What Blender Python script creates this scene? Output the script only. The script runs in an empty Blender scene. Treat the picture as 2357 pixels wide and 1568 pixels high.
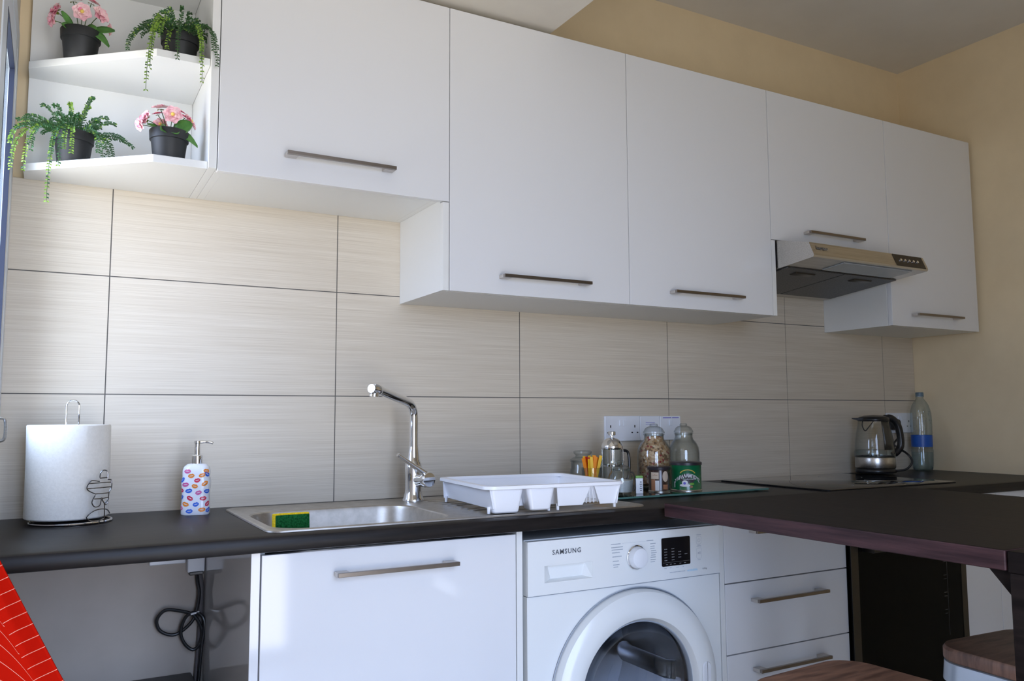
import bpy, math, random
from mathutils import Vector, Matrix
random.seed(7)
PI = math.pi
sc = bpy.context.scene
col = sc.collection

# ------------------------------------------------------------------ camera
cd = bpy.data.cameras.new('camera')
cam = bpy.data.objects.new('camera', cd)
col.objects.link(cam)
cd.sensor_width = 36.0
cd.lens = 28.946
cd.clip_start = 0.02
yaw, pit, rol = math.radians(-29.151), math.radians(5.275), math.radians(-0.2665)
fw = Vector((math.sin(-yaw) * math.cos(pit), math.cos(yaw) * math.cos(pit), math.sin(pit)))
rt = Vector((math.cos(yaw), math.sin(yaw), 0))
up = rt.cross(fw)
r2 = math.cos(rol) * rt + math.sin(rol) * up
u2 = -math.sin(rol) * rt + math.cos(rol) * up
cam.matrix_world = Matrix(((r2.x, u2.x, -fw.x, -0.1113), (r2.y, u2.y, -fw.y, -2.3109), (r2.z, u2.z, -fw.z, 1.1357), (0, 0, 0, 1)))
sc.camera = cam

# ------------------------------------------------------------------ view and daylight
sc.view_settings.view_transform = 'Standard'
sc.view_settings.look = 'None'
sc.view_settings.gamma = 1.0
sc.view_settings.use_curve_mapping = False
sc.view_settings.exposure = 1.22
sc.cycles.max_bounces = 10
sc.cycles.diffuse_bounces = 6
sc.cycles.glossy_bounces = 5
sc.cycles.transparent_max_bounces = 24
sc.cycles.caustics_reflective = False
sc.cycles.caustics_refractive = False
sc.cycles.use_denoising = True
sc.cycles.sample_clamp_indirect = 6.0

SKY, GROUND, STRENGTH = (0.47, 0.59, 0.88, 1), (0.55, 0.52, 0.50, 1), 6.5
w = bpy.data.worlds.new('daylight')
sc.world = w
w.use_nodes = True
wn, wl = w.node_tree.nodes, w.node_tree.links
bg = wn['Background']
tc = wn.new('ShaderNodeTexCoord')
sx = wn.new('ShaderNodeSeparateXYZ')
rp = wn.new('ShaderNodeValToRGB')
wl.new(tc.outputs['Generated'], sx.inputs[0])
mr = wn.new('ShaderNodeMapRange')
mr.inputs['From Min'].default_value = -1
mr.inputs['From Max'].default_value = 1
wl.new(sx.outputs['Z'], mr.inputs['Value'])
wl.new(mr.outputs[0], rp.inputs[0])
rp.color_ramp.elements[0].position = 0.44
rp.color_ramp.elements[0].color = GROUND
rp.color_ramp.elements[1].position = 0.50
rp.color_ramp.elements[1].color = SKY
wl.new(rp.outputs[0], bg.inputs['Color'])
bg.inputs['Strength'].default_value = STRENGTH


def portal(name, loc, rot, sx_, sy_):
    l = bpy.data.lights.new(name, 'AREA')
    l.shape = 'RECTANGLE'
    l.size, l.size_y = sx_, sy_
    l.cycles.is_portal = True
    o = bpy.data.objects.new(name, l)
    o.location = loc
    o.rotation_euler = rot
    col.objects.link(o)


# room dimensions
XL, XR, YB, ZC = -0.22, 3.197, -2.80, 2.683
WY0, WY1, WZ0, WZ1 = -0.60, -0.03, 0.99, 2.08          # window in the left wall
DX0, DX1, DZ1 = -0.15, 0.96, 2.15                      # balcony door opening behind the camera
portal('window_daylight', (XL - 0.14, (WY0 + WY1) / 2, (WZ0 + WZ1) / 2), (0, -PI / 2, 0), WZ1 - WZ0, WY1 - WY0)
portal('balcony_daylight', ((DX0 + DX1) / 2, YB - 0.14, DZ1 / 2), (PI / 2, 0, 0), DX1 - DX0, DZ1)


# ------------------------------------------------------------------ materials
def mat(name, color, rough=0.5, metal=0.0, coat=0.0, spec=0.5, **kw):
    m = bpy.data.materials.new(name)
    m.use_nodes = True
    b = m.node_tree.nodes['Principled BSDF']
    b.inputs['Base Color'].default_value = (*color, 1)
    b.inputs['Roughness'].default_value = rough
    b.inputs['Metallic'].default_value = metal
    b.inputs['Coat Weight'].default_value = coat
    b.inputs['Coat Roughness'].default_value = 0.05
    b.inputs['Specular IOR Level'].default_value = spec
    for k, v in kw.items():
        b.inputs[k.replace('_', ' ')].default_value = v
    return m


def N(m, t, **kw):
    n = m.node_tree.nodes.new(t)
    for k, v in kw.items():
        setattr(n, k, v)
    return n


def streaks(m, scale, c0, c1, detail=6, lo=0.35, hi=0.65, bump=0.0, coord='Object', rough=None):
    """stretched noise -> colour ramp into base colour"""
    L = m.node_tree.links
    t = N(m, 'ShaderNodeTexCoord')
    mp = N(m, 'ShaderNodeMapping')
    mp.inputs['Scale'].default_value = scale
    nz = N(m, 'ShaderNodeTexNoise')
    nz.inputs['Scale'].default_value = 1.0
    nz.inputs['Detail'].default_value = detail
    nz.inputs['Roughness'].default_value = 0.6
    r = N(m, 'ShaderNodeValToRGB')
    r.color_ramp.elements[0].position = lo
    r.color_ramp.elements[0].color = (*c0, 1)
    r.color_ramp.elements[1].position = hi
    r.color_ramp.elements[1].color = (*c1, 1)
    L.new(t.outputs[coord], mp.inputs[0])
    L.new(mp.outputs[0], nz.inputs['Vector'])
    L.new(nz.outputs[0], r.inputs[0])
    b = m.node_tree.nodes['Principled BSDF']
    L.new(r.outputs[0], b.inputs['Base Color'])
    if bump:
        bp = N(m, 'ShaderNodeBump')
        bp.inputs['Strength'].default_value = bump
        bp.inputs['Distance'].default_value = 0.001
        L.new(nz.outputs[0], bp.inputs['Height'])
        L.new(bp.outputs[0], b.inputs['Normal'])
    return m


def thin_glass(name, tint=(1, 1, 1), edge=(0.75, 0.8, 0.8), gloss=0.9, rough=0.02):
    """thin wall of glass: see-through with reflections that grow towards the rim"""
    m = bpy.data.materials.new(name)
    m.use_nodes = True
    n, L = m.node_tree.nodes, m.node_tree.links
    n.remove(n['Principled BSDF'])
    out = n['Material Output']
    lw = N(m, 'ShaderNodeLayerWeight')
    lw.inputs['Blend'].default_value = 0.35
    cr = N(m, 'ShaderNodeMix', data_type='RGBA')
    cr.inputs['A'].default_value = (*tint, 1)
    cr.inputs['B'].default_value = (*edge, 1)
    L.new(lw.outputs['Facing'], cr.inputs['Factor'])
    tr = N(m, 'ShaderNodeBsdfTransparent')
    L.new(cr.outputs['Result'], tr.inputs[0])
    gl = N(m, 'ShaderNodeBsdfGlossy')
    gl.inputs['Roughness'].default_value = rough
    gl.inputs['Color'].default_value = (gloss, gloss, gloss, 1)
    lf = N(m, 'ShaderNodeLayerWeight')
    lf.inputs['Blend'].default_value = 0.5
    pw = N(m, 'ShaderNodeMath', operation='POWER')
    pw.inputs[1].default_value = 4.0
    L.new(lf.outputs['Facing'], pw.inputs[0])
    fr = N(m, 'ShaderNodeMath', operation='MULTIPLY_ADD')
    fr.inputs[1].default_value = 0.70
    fr.inputs[2].default_value = 0.05
    L.new(pw.outputs[0], fr.inputs[0])
    mx = N(m, 'ShaderNodeMixShader')
    L.new(fr.outputs[0], mx.inputs[0])
    L.new(tr.outputs[0], mx.inputs[1])
    L.new(gl.outputs[0], mx.inputs[2])
    L.new(mx.outputs[0], out.inputs['Surface'])
    return m


M = {}
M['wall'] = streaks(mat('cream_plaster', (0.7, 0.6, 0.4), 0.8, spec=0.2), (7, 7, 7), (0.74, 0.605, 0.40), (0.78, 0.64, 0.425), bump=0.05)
M['wall_white'] = streaks(mat('pale_plaster', (0.7, 0.68, 0.62), 0.8, spec=0.2), (7, 7, 7), (0.66, 0.61, 0.53), (0.70, 0.65, 0.56), bump=0.05)
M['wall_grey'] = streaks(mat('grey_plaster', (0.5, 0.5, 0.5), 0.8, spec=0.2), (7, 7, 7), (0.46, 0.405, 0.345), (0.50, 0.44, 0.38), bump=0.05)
M['ceiling'] = streaks(mat('ceiling_paint', (0.6, 0.58, 0.53), 0.85, spec=0.2), (5, 5, 5), (0.66, 0.63, 0.58), (0.69, 0.66, 0.61))
M['floor'] = streaks(mat('floor_tile', (0.6, 0.6, 0.6), 0.35), (4, 4, 4), (0.70, 0.65, 0.59), (0.76, 0.71, 0.65))
M['gloss'] = mat('gloss_white_lacquer', (0.74, 0.745, 0.76), 0.07, spec=0.5)
M['carcass'] = mat('white_melamine', (0.76, 0.765, 0.75), 0.35)
M['gap'] = mat('dark_gap', (0.05, 0.05, 0.05), 0.8)
M['nickel'] = mat('satin_nickel_dark_reflection', (0.27, 0.235, 0.205), 0.28, 1.0)  # bar colour darkened to stand in for the dark room it reflects
M['nickelfoot'] = mat('satin_nickel_foot', (0.62, 0.58, 0.54), 0.35, 1.0)
M['chrome'] = mat('chrome', (0.82, 0.83, 0.85), 0.06, 1.0)
M['steel'] = streaks(mat('brushed_steel', (0.62, 0.62, 0.6), 0.28, 1.0), (3, 300, 300), (0.52, 0.50, 0.47), (0.66, 0.64, 0.61))
M['sinksteel'] = streaks(mat('sink_steel', (0.5, 0.5, 0.5), 0.42, 1.0), (40, 40, 40), (0.42, 0.395, 0.36), (0.52, 0.49, 0.45))
M['filter'] = streaks(mat('filter_mesh', (0.2, 0.2, 0.2), 0.45, 0.8), (200, 200, 3), (0.10, 0.10, 0.105), (0.18, 0.18, 0.185))
M['darksteel'] = mat('oven_trim_steel', (0.085, 0.078, 0.070), 0.35, 1.0)
M['worktop'] = streaks(mat('dark_laminate', (0.03, 0.03, 0.03), 0.36, spec=0.18), (6, 110, 110), (0.009, 0.0075, 0.007), (0.020, 0.0165, 0.015), bump=0.08)
M['table'] = streaks(mat('dark_stained_wood', (0.03, 0.03, 0.03), 0.5, spec=0.1), (60, 4, 60), (0.007, 0.005, 0.0045), (0.018, 0.0125, 0.011), bump=0.25)
M['tableedge'] = streaks(mat('stained_wood_edge', (0.03, 0.03, 0.03), 0.45, spec=0.25), (60, 5, 90), (0.026, 0.012, 0.014), (0.066, 0.030, 0.033), bump=0.3)
M['stoolwood'] = streaks(mat('stool_wood', (0.1, 0.05, 0.03), 0.42, spec=0.4), (9, 70, 9), (0.11, 0.055, 0.036), (0.26, 0.135, 0.085), bump=0.25)
M['galv'] = mat('painted_pale_metal', (0.55, 0.60, 0.66), 0.3, 0.6)
M['black'] = mat('black_plastic', (0.012, 0.012, 0.013), 0.3)
M['blackrub'] = mat('black_cable', (0.010, 0.010, 0.011), 0.4)
M['pot'] = mat('black_pot_plastic', (0.016, 0.017, 0.018), 0.55)
M['soil'] = mat('soil', (0.03, 0.02, 0.012), 0.95)
M['hob'] = mat('hob_black_glass', (0.006, 0.006, 0.007), 0.03, coat=0.3)
M['ovenglass'] = mat('oven_black_glass', (0.002, 0.002, 0.002), 0.04, spec=0.08)
M['whiteplastic'] = mat('white_plastic', (0.78, 0.80, 0.84), 0.3)
M['rackplastic'] = mat('rack_white_plastic', (0.87, 0.88, 0.92), 0.28)
M['wm'] = mat('appliance_white', (0.78, 0.80, 0.80), 0.22)
M['wmgrey'] = mat('appliance_grey_line', (0.34, 0.38, 0.44), 0.4)
M['ink'] = mat('dark_grey_ink', (0.10, 0.11, 0.13), 0.5)
M['paleink'] = mat('pale_grey_ink', (0.40, 0.44, 0.50), 0.5)
M['blueink'] = mat('purple_blue_ink', (0.16, 0.14, 0.55), 0.5)
M['whiteink'] = mat('white_ink', (0.75, 0.75, 0.75), 0.5)
M['dimink'] = mat('dim_display_mark', (0.22, 0.22, 0.22), 0.5)
M['cyanink'] = mat('cyan_ink', (0.30, 0.62, 0.85), 0.5)
M['display'] = mat('display_black', (0.008, 0.007, 0.008), 0.12)
M['darkglass'] = thin_glass('porthole_glass', (0.60, 0.62, 0.66), (0.10, 0.13, 0.18), 1.0)
M['glass'] = thin_glass('clear_glass', (0.96, 0.975, 0.97), (0.42, 0.46, 0.47), 1.0)
M['pet'] = thin_glass('bottle_plastic', (0.90, 0.94, 0.96), (0.45, 0.53, 0.58), 1.0, 0.08)
M['pane'] = thin_glass('window_pane', (0.98, 0.99, 0.99), (0.85, 0.9, 0.9), 0.9)
M['boardglass'] = thin_glass('board_glass', (0.62, 0.74, 0.72), (0.42, 0.58, 0.56), 1.0)
M['boardedge'] = mat('green_glass_edge', (0.10, 0.22, 0.19), 0.15)
M['alu'] = mat('window_aluminium', (0.62, 0.66, 0.70), 0.4, 0.0)
M['gasket'] = mat('blue_black_gasket', (0.012, 0.018, 0.045), 0.5)
M['paper'] = streaks(mat('paper_towel', (0.8, 0.8, 0.8), 0.9, spec=0.1), (160, 160, 160), (0.77, 0.745, 0.69), (0.82, 0.795, 0.74), bump=0.4)
M['ceramic'] = mat('white_ceramic', (0.80, 0.82, 0.88), 0.12)
M['lip_red'] = mat('lip_red', (0.60, 0.03, 0.08), 0.3)
M['lip_blue'] = mat('lip_blue', (0.03, 0.13, 0.62), 0.3)
M['lip_orange'] = mat('lip_orange', (0.80, 0.25, 0.03), 0.3)
M['lip_pink'] = mat('lip_pink', (0.62, 0.12, 0.32), 0.3)
M['sponge'] = streaks(mat('sponge_foam', (0.8, 0.6, 0.05), 0.9, spec=0.1), (300, 300, 300), (0.62, 0.40, 0.01), (0.85, 0.62, 0.03), bump=0.8)
M['scourer'] = streaks(mat('green_scourer', (0.01, 0.12, 0.03), 0.95, spec=0.1), (260, 260, 260), (0.004, 0.05, 0.012), (0.015, 0.15, 0.04), bump=1.0)
M['leaf'] = streaks(mat('dark_leaf', (0.03, 0.1, 0.02), 0.45), (30, 30, 30), (0.009, 0.045, 0.010), (0.035, 0.13, 0.030))
M['leaflight'] = streaks(mat('lime_leaf', (0.2, 0.35, 0.03), 0.45), (30, 30, 30), (0.11, 0.24, 0.02), (0.28, 0.44, 0.05))
M['bigleaf'] = streaks(mat('broad_leaf', (0.05, 0.2, 0.03), 0.4), (18, 60, 18), (0.035, 0.13, 0.02), (0.10, 0.27, 0.05))
M['calyx'] = mat('olive_calyx', (0.18, 0.22, 0.02), 0.5)
M['stem'] = mat('plant_stem', (0.06, 0.11, 0.03), 0.6)
M['petal'] = streaks(mat('pink_petal', (0.85, 0.5, 0.55), 0.6, Subsurface_Weight=0.0), (40, 40, 40), (0.86, 0.40, 0.50), (0.95, 0.70, 0.68))
M['petaldark'] = mat('deep_pink_petal', (0.80, 0.22, 0.34), 0.6)
M['pollen'] = mat('yellow_flower_centre', (0.85, 0.60, 0.12), 0.7)
M['cereal'] = None
M['sugar'] = streaks(mat('sugar', (0.8, 0.8, 0.8), 0.8), (400, 400, 400), (0.70, 0.70, 0.70), (0.86, 0.86, 0.86), bump=0.6)
M['coffee'] = mat('ground_coffee', (0.03, 0.015, 0.008), 0.9)
M['cangreen'] = mat('can_green', (0.006, 0.13, 0.045), 0.25, coat=0.4)
M['canbrown'] = mat('can_dark_brown', (0.035, 0.015, 0.012), 0.25, coat=0.4)
M['canlid'] = mat('dark_plastic_lid', (0.025, 0.02, 0.025), 0.35)
M['cream'] = mat('printed_cream', (0.62, 0.50, 0.38), 0.4)
M['tan'] = mat('printed_tan', (0.35, 0.16, 0.08), 0.4)
M['gold'] = mat('printed_gold', (0.55, 0.42, 0.06), 0.4)
M['limelid'] = mat('lime_lid', (0.16, 0.38, 0.04), 0.4)
M['bluelabel'] = mat('blue_label', (0.01, 0.09, 0.42), 0.35)
M['water'] = thin_glass('water', (0.88, 0.94, 0.97), (0.6, 0.7, 0.75), 0.8)
M['orange'] = mat('orange_sachet', (0.88, 0.27, 0.01), 0.4)
M['yellow'] = mat('yellow_sachet', (0.90, 0.52, 0.02), 0.4)
M['redsachet'] = mat('red_sachet', (0.75, 0.04, 0.02), 0.4)
M['greensachet'] = mat('green_sachet', (0.10, 0.42, 0.04), 0.4)
M['lowbox'] = mat('charcoal_board', (0.05, 0.05, 0.052), 0.45)
M['greypipe'] = mat('grey_conduit', (0.10, 0.09, 0.09), 0.5)

# cereal: flakes in tan, brown and red
m = mat('cereal_flakes', (0.6, 0.35, 0.2), 0.85)
L = m.node_tree.links
t = N(m, 'ShaderNodeTexCoord'); v = N(m, 'ShaderNodeTexVoronoi'); v.inputs['Scale'].default_value = 150
r = N(m, 'ShaderNodeValToRGB'); r.color_ramp.interpolation = 'CONSTANT'
r.color_ramp.elements[0].color = (0.20, 0.09, 0.04, 1); r.color_ramp.elements[1].position = 0.16; r.color_ramp.elements[1].color = (0.60, 0.34, 0.17, 1)
for p_, c_ in ((0.45, (0.74, 0.50, 0.30, 1)), (0.72, (0.50, 0.27, 0.12, 1)), (0.90, (0.36, 0.03, 0.03, 1)), (0.95, (0.80, 0.62, 0.42, 1))):
    e = r.color_ramp.elements.new(p_); e.color = c_
s_ = N(m, 'ShaderNodeSeparateColor')
bp = N(m, 'ShaderNodeBump'); bp.inputs['Strength'].default_value = 0.8; bp.inputs['Distance'].default_value = 0.002
L.new(t.outputs['Object'], v.inputs['Vector']); L.new(v.outputs['Color'], s_.inputs[0]); L.new(s_.outputs[0], r.inputs[0])
L.new(r.outputs[0], m.node_tree.nodes['Principled BSDF'].inputs['Base Color'])
L.new(v.outputs['Distance'], bp.inputs['Height']); L.new(bp.outputs[0], m.node_tree.nodes['Principled BSDF'].inputs['Normal'])
M['cereal'] = m

# wall tile: fine horizontal linen-like streaks
m = mat('linen_streak_tile', (0.6, 0.55, 0.48), 0.38, spec=0.3)
L = m.node_tree.links
t = N(m, 'ShaderNodeTexCoord')
mp = N(m, 'ShaderNodeMapping'); mp.inputs['Scale'].default_value = (4, 4, 560)
mp2 = N(m, 'ShaderNodeMapping'); mp2.inputs['Scale'].default_value = (1.0, 1.0, 110)
n1 = N(m, 'ShaderNodeTexNoise'); n1.inputs['Scale'].default_value = 1; n1.inputs['Detail'].default_value = 5
n2 = N(m, 'ShaderNodeTexNoise'); n2.inputs['Scale'].default_value = 1; n2.inputs['Detail'].default_value = 3
r1 = N(m, 'ShaderNodeValToRGB'); r1.color_ramp.elements[0].position = 0.30; r1.color_ramp.elements[0].color = (0.575, 0.50, 0.395, 1)
r1.color_ramp.elements[1].position = 0.70; r1.color_ramp.elements[1].color = (0.705, 0.635, 0.525, 1)
r2_ = N(m, 'ShaderNodeValToRGB'); r2_.color_ramp.elements[0].position = 0.35; r2_.color_ramp.elements[0].color = (0.95, 0.94, 0.925, 1)
r2_.color_ramp.elements[1].position = 0.65; r2_.color_ramp.elements[1].color = (1, 1, 1, 1)
mu = N(m, 'ShaderNodeMix', data_type='RGBA', blend_type='MULTIPLY'); mu.inputs['Factor'].default_value = 1
L.new(t.outputs['Object'], mp.inputs[0]); L.new(t.outputs['Object'], mp2.inputs[0])
L.new(mp.outputs[0], n1.inputs['Vector']); L.new(mp2.outputs[0], n2.inputs['Vector'])
L.new(n1.outputs[0], r1.inputs[0]); L.new(n2.outputs[0], r2_.inputs[0])
L.new(r1.outputs[0], mu.inputs['A']); L.new(r2_.outputs[0], mu.inputs['B'])
L.new(mu.outputs['Result'], m.node_tree.nodes['Principled BSDF'].inputs['Base Color'])
M['tile'] = m
M['grout'] = mat('grey_grout', (0.13, 0.12, 0.11), 0.8)

# red cloth with thin pale pinstripes; a hem band along the edge carries cross stripes (UV: u = distance to edge, v = along it, metres)
m = mat('red_pinstripe_cloth', (0.6, 0.03, 0.02), 0.9, spec=0.0)
L = m.node_tree.links
uv = N(m, 'ShaderNodeTexCoord'); sp = N(m, 'ShaderNodeSeparateXYZ'); L.new(uv.outputs['UV'], sp.inputs[0])


def math_(op, a, b=None, mm=m):
    n = N(mm, 'ShaderNodeMath', operation=op)
    for i, q in enumerate((a, b)):
        if q is None:
            continue
        if isinstance(q, (int, float)):
            n.inputs[i].default_value = q
        else:
            mm.node_tree.links.new(q, n.inputs[i])
    return n.outputs[0]


HEM = 0.024
uo, vo = sp.outputs[0], sp.outputs[1]
hemv = math_('ADD', vo, math_('MULTIPLY', uo, 0.05))
hs = math_('LESS_THAN', math_('MODULO', math_('ADD', hemv, 5.0), 0.0145), 0.00065)
inner = math_('MAXIMUM', math_('SUBTRACT', uo, HEM), 0.0006)
mv = math_('ADD', math_('ADD', vo, math_('MULTIPLY', uo, 1.74)), math_('MULTIPLY', math_('LOGARITHM', math_('ADD', math_('MULTIPLY', inner, 40.0), 0.05), 2.718), 0.020))
ms = math_('LESS_THAN', math_('MODULO', math_('ADD', mv, 5.0), 0.035), 0.0013)
ishem = math_('LESS_THAN', uo, HEM)
st = math_('ADD', math_('MULTIPLY', hs, ishem), math_('MULTIPLY', ms, math_('SUBTRACT', 1.0, ishem)))
mx = N(m, 'ShaderNodeMix', data_type='RGBA')
mx.inputs['A'].default_value = (0.42, 0.008, 0.003, 1)
mx.inputs['B'].default_value = (0.80, 0.33, 0.24, 1)
L.new(st, mx.inputs['Factor'])
L.new(mx.outputs['Result'], m.node_tree.nodes['Principled BSDF'].inputs['Base Color'])
M['red'] = m


# ------------------------------------------------------------------ mesh helpers
class MB:
    """collects shapes in world coordinates; build() links them as ONE mesh object"""

    def __init__(s):
        s.v, s.f, s.m, s.uv = [], [], [], None

    def add(s, vs, fs, m=0):
        o = len(s.v)
        s.v += [tuple(q) for q in vs]
        s.f += [tuple(i + o for i in f) for f in fs]
        s.m += [m] * len(fs)
        return s

    def box(s, x0, y0, z0, x1, y1, z1, m=0):
        x0, x1 = min(x0, x1), max(x0, x1)
        y0, y1 = min(y0, y1), max(y0, y1)
        z0, z1 = min(z0, z1), max(z0, z1)
        vs = [(x, y, z) for z in (z0, z1) for y in (y0, y1) for x in (x0, x1)]
        return s.add(vs, [(0, 2, 3, 1), (4, 5, 7, 6), (0, 1, 5, 4), (2, 6, 7, 3), (0, 4, 6, 2), (1, 3, 7, 5)], m)

    def loft(s, loops, m=0, cap0=True, cap1=True, closed=True):
        n = len(loops[0])
        vs = [q for l in loops for q in l]
        fs = []
        for k in range(len(loops) - 1):
            for i in range(n if closed else n - 1):
                j = (i + 1) % n
                fs.append((k * n + i, k * n + j, (k + 1) * n + j, (k + 1) * n + i))
        if cap0:
            fs.append(tuple(range(n - 1, -1, -1)))
        if cap1:
            fs.append(tuple(range((len(loops) - 1) * n, len(loops) * n)))
        return s.add(vs, fs, m)

    def prism(s, poly, axis, a, b, m=0):
        """poly: 2D points in the plane of the other two axes (x,y / x,z / y,z order)"""
        def P(q, t):
            return {'z': (q[0], q[1], t), 'y': (q[0], t, q[1]), 'x': (t, q[0], q[1])}[axis]
        return s.loft([[P(q, a) for q in poly], [P(q, b) for q in poly]], m)

    def lathe(s, prof, c, seg=32, m=0, axis='z', sx=1.0, sy=1.0, cap0=False, cap1=False):
        """prof: (radius, height) pairs about the axis through c"""
        loops = []
        for r, h in prof:
            l = []
            for k in range(seg):
                a = 2 * PI * k / seg
                x, y = r * math.cos(a) * sx, r * math.sin(a) * sy
                if axis == 'z':
                    l.append((c[0] + x, c[1] + y, c[2] + h))
                elif axis == 'y':
                    l.append((c[0] + x, c[1] + h, c[2] + y))
                else:
                    l.append((c[0] + h, c[1] + x, c[2] + y))
            loops.append(l)
        return s.loft(loops, m, cap0, cap1)

    def cyl(s, p0, p1, r0, r1=None, seg=16, m=0):
        return s.tube([p0, p1], [r0, r0 if r1 is None else r1], seg, m=m)

    def tube(s, pts, r, seg=8, closed=False, m=0, cap=True):
        pts = [Vector(q) for q in pts]
        n = len(pts)
        rr = r if isinstance(r, (list, tuple)) else [r] * n
        loops = []
        prev = None
        for i, q in enumerate(pts):
            if closed:
                t = pts[(i + 1) % n] - pts[i - 1]
            else:
                t = pts[min(i + 1, n - 1)] - pts[max(i - 1, 0)]
            if t.length < 1e-9:
                t = Vector((0, 0, 1))
            t.normalize()
            if prev is None:
                a = Vector((0, 0, 1)) if abs(t.z) < 0.9 else Vector((1, 0, 0))
                u = t.cross(a).normalized()
            else:
                u = (prev - t * prev.dot(t))
                u = u.normalized() if u.length > 1e-6 else t.orthogonal().normalized()
            prev = u
            w_ = t.cross(u)
            loops.append([q + (u * math.cos(2 * PI * k / seg) + w_ * math.sin(2 * PI * k / seg)) * rr[i] for k in range(seg)])
        if closed:
            loops.append(loops[0])
            return s.loft(loops, m, False, False)
        return s.loft(loops, m, cap, cap)

    def ball(s, c, rx, ry=None, rz=None, seg=16, m=0):
        ry = rx if ry is None else ry
        rz = rx if rz is None else rz
        k = 8
        loops = [[(c[0] + rx * math.sin(PI * (j + .02) / (k + .04)) * math.cos(2 * PI * i / seg),
                   c[1] + ry * math.sin(PI * (j + .02) / (k + .04)) * math.sin(2 * PI * i / seg),
                   c[2] - rz * math.cos(PI * j / k)) for i in range(seg)] for j in range(k + 1)]
        return s.loft(loops, m)

    def quad(s, a, b, c, d, m=0):
        return s.add([a, b, c, d], [(0, 1, 2, 3)], m)

    def build(s, name, mats, parent=None, bevel=0.0, smooth=None, seg=2, angle=35, solid=0.0):
        me = bpy.data.meshes.new(name)
        org = wpos(parent)
        me.from_pydata([(x - org[0], y - org[1], z - org[2]) for x, y, z in s.v], [], s.f)
        if not isinstance(mats, (list, tuple)):
            mats = [mats]
        for q in mats:
            me.materials.append(q)
        me.polygons.foreach_set('material_index', s.m)
        if smooth is None:
            smooth = True
        me.polygons.foreach_set('use_smooth', [smooth] * len(s.f))
        if s.uv:
            l = me.uv_layers.new(name='UVMap')
            for i, lp in enumerate(me.loops):
                l.data[i].uv = s.uv[lp.vertex_index]
        me.update()
        if smooth:
            me.set_sharp_from_angle(angle=math.radians(angle))
        o = bpy.data.objects.new(name, me)
        col.objects.link(o)
        if parent is not None:
            o.parent = parent
        if solid:
            md = o.modifiers.new('thickness', 'SOLIDIFY'); md.thickness = solid; md.offset = 0
        if bevel:
            md = o.modifiers.new('bevel', 'BEVEL')
            md.width = bevel
            md.segments = seg
            md.limit_method = 'ANGLE'
            md.angle_limit = math.radians(40)
            md.harden_normals = True
        return o


def wpos(o):
    p = [0.0, 0.0, 0.0]
    while o is not None:
        for i in range(3):
            p[i] += o.location[i]
        o = o.parent
    return p


def rrect(x0, y0, x1, y1, r, z, n=6):
    pts = []
    for cx, cy, a0 in ((x1 - r, y1 - r, 0), (x0 + r, y1 - r, 90), (x0 + r, y0 + r, 180), (x1 - r, y0 + r, 270)):
        for k in range(n + 1):
            a = math.radians(a0 + 90 * k / n)
            pts.append((cx + r * math.cos(a), cy + r * math.sin(a), z))
    return pts


def smooth_path(pts, n=8, closed=False):
    """Catmull-Rom through the points"""
    P = [Vector(q) for q in pts]
    out = []
    N_ = len(P)
    for i in range(N_ if closed else N_ - 1):
        g = (lambda k: P[k % N_]) if closed else (lambda k: P[max(0, min(N_ - 1, k))])
        a, b, c, d = g(i - 1), g(i), g(i + 1), g(i + 2)
        for j in range(n):
            t_ = j / n
            out.append(0.5 * ((2 * b) + (c - a) * t_ + (2 * a - 5 * b + 4 * c - d) * t_ ** 2 + (3 * b - a - 3 * c + d) * t_ ** 3))
    if not closed:
        out.append(P[-1])
    return out


def thing(name, label, cat, loc, group=None):
    o = bpy.data.objects.new(name, None)
    o.empty_display_size = 0.05
    o.location = loc
    col.objects.link(o)
    return tag(o, label, cat, group)


def tag(o, label, cat, group=None, kind=None):
    o['label'] = label
    o['category'] = cat
    if group:
        o['group'] = group
    if kind:
        o['kind'] = kind
    return o


def struct(o, label=None, cat=None):
    o['kind'] = 'structure'
    if label:
        o['label'] = label
        o['category'] = cat
    return o


def dup(root, dx=0, dy=0, dz=0, parent=None):
    c = root.copy()
    col.objects.link(c)
    c.location = (root.location[0] + dx, root.location[1] + dy, root.location[2] + dz)
    if parent is not None:
        c.parent = parent
    for ch in root.children:
        if ch.name.startswith('__'):
            continue
        dup(ch, parent=c)
    return c


def text_into(b, s, size, place, m=0, align='CENTER', spacing=1.0, bold=0.0):
    """flat letters as mesh faces; place((x, y)) -> world point"""
    cu = bpy.data.curves.new('lettering', 'FONT')
    cu.body = s
    cu.size = size
    cu.align_x = align
    cu.align_y = 'CENTER'
    cu.resolution_u = 2
    cu.space_character = spacing
    cu.offset = bold
    o = bpy.data.objects.new('lettering', cu)
    col.objects.link(o)
    dg = bpy.context.evaluated_depsgraph_get()
    me = bpy.data.meshes.new_from_object(o.evaluated_get(dg))
    b.add([place(v_.co.x, v_.co.y) for v_ in me.vertices], [tuple(p_.vertices) for p_ in me.polygons], m)
    bpy.data.objects.remove(o)
    bpy.data.curves.remove(cu)
    bpy.data.meshes.remove(me)


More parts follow.
